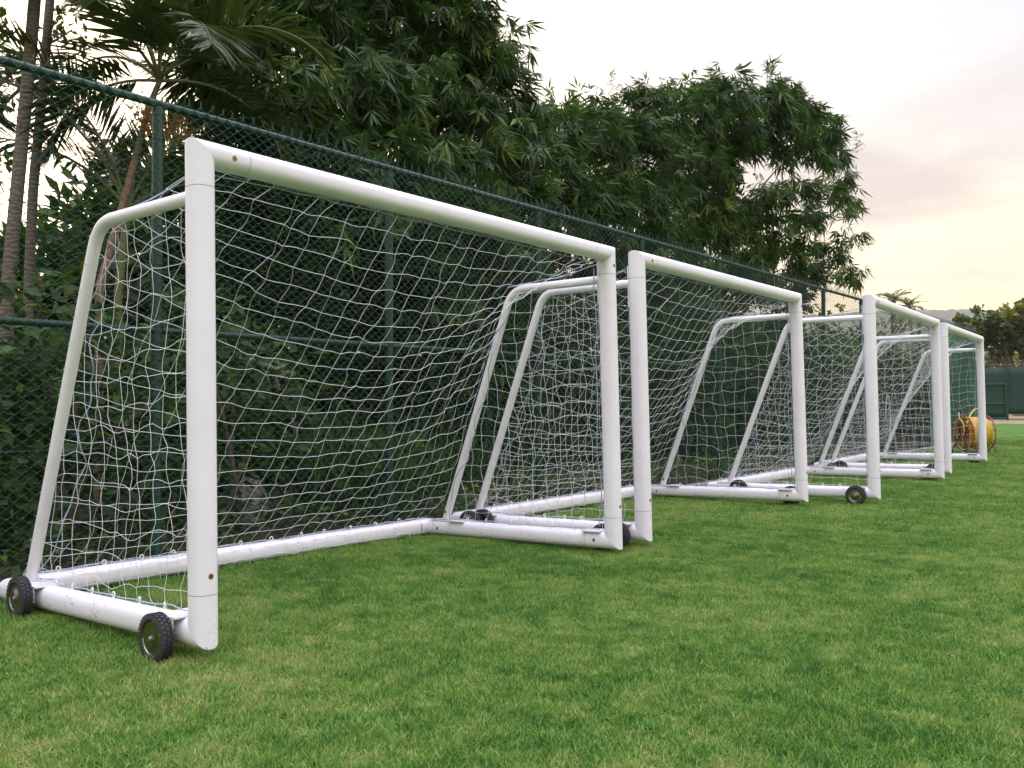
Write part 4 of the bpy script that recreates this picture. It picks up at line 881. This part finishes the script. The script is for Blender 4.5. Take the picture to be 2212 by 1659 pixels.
# ================================================================== hose reel beyond the farthest goal
HOSE = plain('yellow_hose', (0.50, 0.31, 0.03), (0.64, 0.43, 0.06), 9, 0.45)
REDP = plain('red_reel_paint', (0.26, 0.022, 0.018), (0.40, 0.045, 0.035), 6, 0.4)
BLACK = plain('black_tube_paint', (0.012, 0.012, 0.013), (0.03, 0.03, 0.032), 6, 0.4)
def hose_reel():
    d0 = 18.3; c = at_depth(2104, 943, d0); g = empty('hose_reel', (c[0], c[1], 0)); R = 0.36; hub_z = R+0.06; Lr = 0.46
    tag(g, 'yellow hose wound on a red reel with black frame behind the farthest goal', 'hose reel')
    az = math.radians(90-49); g.rotation_euler = (0, 0, az)      # reel axis along local x
    x0, x1 = -Lr/2, Lr/2
    for x in (x0, x1):
        mb = MB(); t = np.linspace(0, 2*PI, 37); sweep(mb, [(x, R*math.cos(a), hub_z+R*math.sin(a)) for a in t], oval(0.012, 0.012, 8), (1, 0, 0), cap=False); rim = mb.build('rim', REDP, g)
        for k in range(5):
            a = k*2*PI/5+0.4; mb = MB(); sweep(mb, [(x, 0.05*math.cos(a), hub_z+0.05*math.sin(a)), (x, R*math.cos(a), hub_z+R*math.sin(a))], oval(0.010, 0.010, 6), (1, 0, 0)); mb.build('spoke', REDP, rim)
        mb = MB(); sweep(mb, [(x-0.02, 0, hub_z), (x+0.02, 0, hub_z)], oval(0.075, 0.075, 20), (0, 0, 1)); mb.build('hub', REDP, rim)
    mb = MB()                                  # wound hose: helix layers
    for lay in range(5):
        r = 0.16+lay*0.038; n = 11; t = np.linspace(0, 2*PI*n, n*26+1); x = x0+0.025+(Lr-0.05)*(t/t[-1])
        sweep(mb, list(np.stack([x if lay % 2 == 0 else x[::-1], r*np.cos(t), hub_z+r*np.sin(t)], 1)), oval(0.019, 0.019, 8), (1, 0, 0))
    hs = mb.build('wound_hose', HOSE, g)
    mb = MB(); t = np.linspace(0, 1, 24); sweep(mb, [(x0-0.05+(Lr+0.02)*q, -0.20+0.25*q, hub_z+0.08+0.42*math.sin(PI*(0.05+0.62*q))**0.7) for q in t], oval(0.0165, 0.0165, 8), (1, 0, 0)); mb.build('loose_hose', HOSE, g)
    mb = MB(); sweep(mb, [(x0-0.06, 0.05+0.17*math.cos(a), hub_z+0.08+0.20*math.sin(a)) for a in np.linspace(0.4, 3.9, 16)], oval(0.0165, 0.0165, 8), (1, 0, 0)); mb.build('hose_end', HOSE, g)
    for x in (x0-0.045, x1+0.045):             # black tube stands
        mb = MB(); sweep(mb, [(x, -0.34, 0.02), (x, 0, hub_z), (x, 0.34, 0.02)], oval(0.014, 0.014, 8), (1, 0, 0)); sweep(mb, [(x, -0.36, 0.02), (x, 0.36, 0.02)], oval(0.013, 0.013, 8), (1, 0, 0)); mb.build('stand', BLACK, g)
    mb = MB(); sweep(mb, [(x0-0.045, 0.30, 0.022), (x1+0.045, 0.30, 0.022)], oval(0.012, 0.012, 8)); sweep(mb, [(x0-0.045, -0.30, 0.022), (x1+0.045, -0.30, 0.022)], oval(0.012, 0.012, 8)); mb.build('cross_bar', BLACK, g)
    h = [(x0-0.045, 0.05, hub_z), (x0-0.045, 0.10, hub_z+0.38), (x0-0.02, 0.14, hub_z+0.50), (x0+0.06, 0.16, hub_z+0.55), (x1-0.06, 0.16, hub_z+0.55), (x1+0.02, 0.14, hub_z+0.50), (x1+0.045, 0.10, hub_z+0.38), (x1+0.045, 0.05, hub_z)]
    mb = MB(); sweep(mb, h, oval(0.013, 0.013, 8), (0, 1, 0)); mb.build('handle', BLACK, g)
    for x in (x0-0.03, x1+0.03): mb = MB(); sweep(mb, [(x, 0.085, hub_z+0.30), (x, 0.11, hub_z+0.42)], oval(0.019, 0.019, 8), (1, 0, 0)); mb.build('sleeve', STEEL, g)
    return g
hose_reel()
def white_pipe():
    a = fence_pt(-1.95, 0.055, 0.09); b = fence_pt(-0.98, 0.055, 0.09)
    mb = MB(); d = unit(b-a); sweep(mb, [-d*0.0, b-a], oval(0.045, 0.045, 18)); sweep(mb, [b-a-d*0.05, b-a-d*0.002], oval(0.049, 0.049, 18))
    o = mb.build('pipe', WHITE); o.location = tuple(a); tag(o, 'white pipe end lying along the kerb left of the nearest goal', 'pipe')
white_pipe()
def hose_loop():
    g, d = behind(1915, 900, 0.10); t = np.linspace(-2.2, 3.3, 30); s = 52*d/F_PX*0.55
    mb = MB(); P = [FD*(s*0.55*math.cos(a)+0.06*(a+2))+np.array([0, 0, 1.0])*s*1.6*math.sin(a)-FN*0.02*a for a in t]; sweep(mb, P, oval(0.014, 0.014, 7), (1, 0, 0))
    o = mb.build('hose_loop', CLIP); o.location = tuple(g); tag(o, 'pale loop of hose hanging behind the fence inside the third goal', 'hose')
hose_loop()

# ================================================================== grass
def patch_mesh(seed, nb, size, hgt, wid):
    r = np.random.default_rng(seed); n = nb; P = np.zeros((n, 3)); P[:, :2] = r.uniform(-0.5, 0.5, (n, 2))*size
    cl = r.uniform(-0.5, 0.5, (n//14, 2))*size; k = r.random(n) < 0.78; P[k, :2] = (cl[r.integers(0, len(cl), n)]+r.normal(size=(n, 2))*size*0.035)[k]
    D = unit(np.stack([r.normal(size=n)*0.6, r.normal(size=n)*0.6, np.ones(n)], 1)); l = r.uniform(0.4, 1.15, n)*hgt
    V, Fc, t = leaf_mesh(P, D, unit(r.normal(size=(n, 3))*np.array([1, 1, .15])), l, r.uniform(.7, 1.2, n)*wid, r.uniform(0.0, 0.35, n), r.random(n), mid=0.5)
    o = bpy.data.objects.new('grass_patch', make_mesh('grass_patch', V, Fc, GRASS, False, None, t)); return o
def grass():
    r = np.random.default_rng(5); pts = []; scl = []; kind = []; size = 0.30
    for d0, d1, sc, half in ((1.0, 8, 1.0, 0.85), (8, 16, 1.35, 0.75), (16, 34, 2.0, 0.72), (34, 62, 3.2, 0.72)):
        st = size*sc*0.74; q = np.arange(-d1, d1+st, st); X, Y = np.meshgrid(q, q); p = np.stack([X.ravel(), Y.ravel(), np.zeros(X.size)], 1); n = len(p)
        p[:, :2] += r.uniform(-0.2, 0.2, (n, 2))*st; dd = np.hypot(p[:, 0], p[:, 1]); a = np.arctan2(-p[:, 0], p[:, 1])
        keep = (dd >= d0-st*0.3) & (dd < d1+st*0.3) & (np.abs(a-YAW) < half) & (((p-fence_pt(0)) @ FN) > 0.12+0.16*sc)
        dz = (p-CAM) @ FWD; keep &= ~((dz > 44+r.normal(size=n)*0.5) & (dz < 60))
        p = p[keep]; pts.append(p); m = len(p); scl.append(np.full(m, sc)*r.uniform(0.97, 1.1, m)); kind.append(r.integers(0, 3, m) if sc < 1.2 else np.full(m, 3))
    ed = []                                   # longer blades the mower leaves under the goal frames
    for g in [o for o in bpy.data.objects if o.name.startswith('football_goal')]:
        x, y, a = g.location[0], g.location[1], g.rotation_euler[2]
        loc = [(-q, yy+o) for yy in (0, W) for o in (-0.03, 0.03) for q in np.arange(-0.02, DEP, 0.09)]+[(-DEP+0.05, q) for q in np.arange(0, W, 0.09)]+[(-xx+o, yy+sg*0.118) for xx in (0.155, 1.42) for yy, sg in ((0, -1), (W, 1)) for o in (-0.06, 0.0, 0.06)]
        for lx, ly in loc:
            if r.random() < 0.8: lx += r.normal()*0.02; ly += r.normal()*0.02; ed.append((x+lx*math.cos(a)-ly*math.sin(a), y+lx*math.sin(a)+ly*math.cos(a), 0))
    pts.append(np.array(ed)); scl.append(r.uniform(0.6, 1.15, len(ed))); kind.append(np.full(len(ed), 4))
    P = np.concatenate(pts); S = np.concatenate(scl); K = np.concatenate(kind)
    me = bpy.data.meshes.new('grass'); me.vertices.add(len(P)); me.vertices.foreach_set('co', P.astype(np.float32).ravel())
    for nm, typ, arr in (('gscale', 'FLOAT', S), ('grot', 'FLOAT', r.uniform(0, 6.283, len(P))), ('gkind', 'INT', K)):
        at = me.attributes.new(nm, typ, 'POINT'); at.data.foreach_set('value', arr.astype(np.float32 if typ == 'FLOAT' else np.int32))
    me.materials.append(GRASS)
    o = link('grass', me); tag(o, 'short mown green grass with yellowish dry patches covering the field', 'grass', kind='stuff')
    tufts = [patch_mesh(1, 1900, size, 0.038, 0.0039), patch_mesh(2, 1900, size, 0.043, 0.0038), patch_mesh(3, 1900, size, 0.034, 0.0040), patch_mesh(4, 1200, size, 0.027, 0.0042), patch_mesh(5, 90, 0.11, 0.060, 0.0036)]
    ng = bpy.data.node_groups.new('scatter_grass', 'GeometryNodeTree'); ng.interface.new_socket('Geometry', in_out='INPUT', socket_type='NodeSocketGeometry'); ng.interface.new_socket('Geometry', in_out='OUTPUT', socket_type='NodeSocketGeometry')
    gi = ng.nodes.new('NodeGroupInput'); go = ng.nodes.new('NodeGroupOutput'); iop = ng.nodes.new('GeometryNodeInstanceOnPoints'); g2i = ng.nodes.new('GeometryNodeGeometryToInstance')
    for t in reversed(tufts):
        oi = ng.nodes.new('GeometryNodeObjectInfo'); oi.inputs['Object'].default_value = t; ng.links.new(oi.outputs['Geometry'], g2i.inputs[0])
    def attr(nm, typ):
        n = ng.nodes.new('GeometryNodeInputNamedAttribute'); n.data_type = typ; n.inputs[0].default_value = nm; return n.outputs[0]
    cx = ng.nodes.new('ShaderNodeCombineXYZ'); ng.links.new(attr('grot', 'FLOAT'), cx.inputs[2])
    e2r = ng.nodes.new('FunctionNodeEulerToRotation'); ng.links.new(cx.outputs[0], e2r.inputs[0])
    ng.links.new(gi.outputs[0], iop.inputs['Points']); ng.links.new(g2i.outputs[0], iop.inputs['Instance']); iop.inputs['Pick Instance'].default_value = True
    ng.links.new(attr('gkind', 'INT'), iop.inputs['Instance Index']); ng.links.new(e2r.outputs[0], iop.inputs['Rotation']); ng.links.new(attr('gscale', 'FLOAT'), iop.inputs['Scale'])
    ng.links.new(iop.outputs[0], go.inputs[0])
    md = o.modifiers.new('scatter', 'NODES'); md.node_group = ng
    print('grass patches', len(P))
grass()

# ================================================================== haze: the evening air between here and the ridge
def haze():
    m = bpy.data.materials.new('haze'); m.use_nodes = True; nt = m.node_tree; nt.nodes.clear()
    out = N(nt, 'ShaderNodeOutputMaterial'); v = N(nt, 'ShaderNodeVolumePrincipled'); v.inputs['Color'].default_value = (0.95, 0.93, 0.90, 1); v.inputs['Density'].default_value = 0.0002; v.inputs['Anisotropy'].default_value = 0.3
    L(nt, v.outputs[0], out.inputs['Volume'])
    mb = MB(); box(mb, (0, 600, 150), (3600, 3600, 306)); o = mb.build('haze', m, None, False); tag(o, 'thin evening haze filling the air over the whole field', 'haze', kind='stuff')
haze()
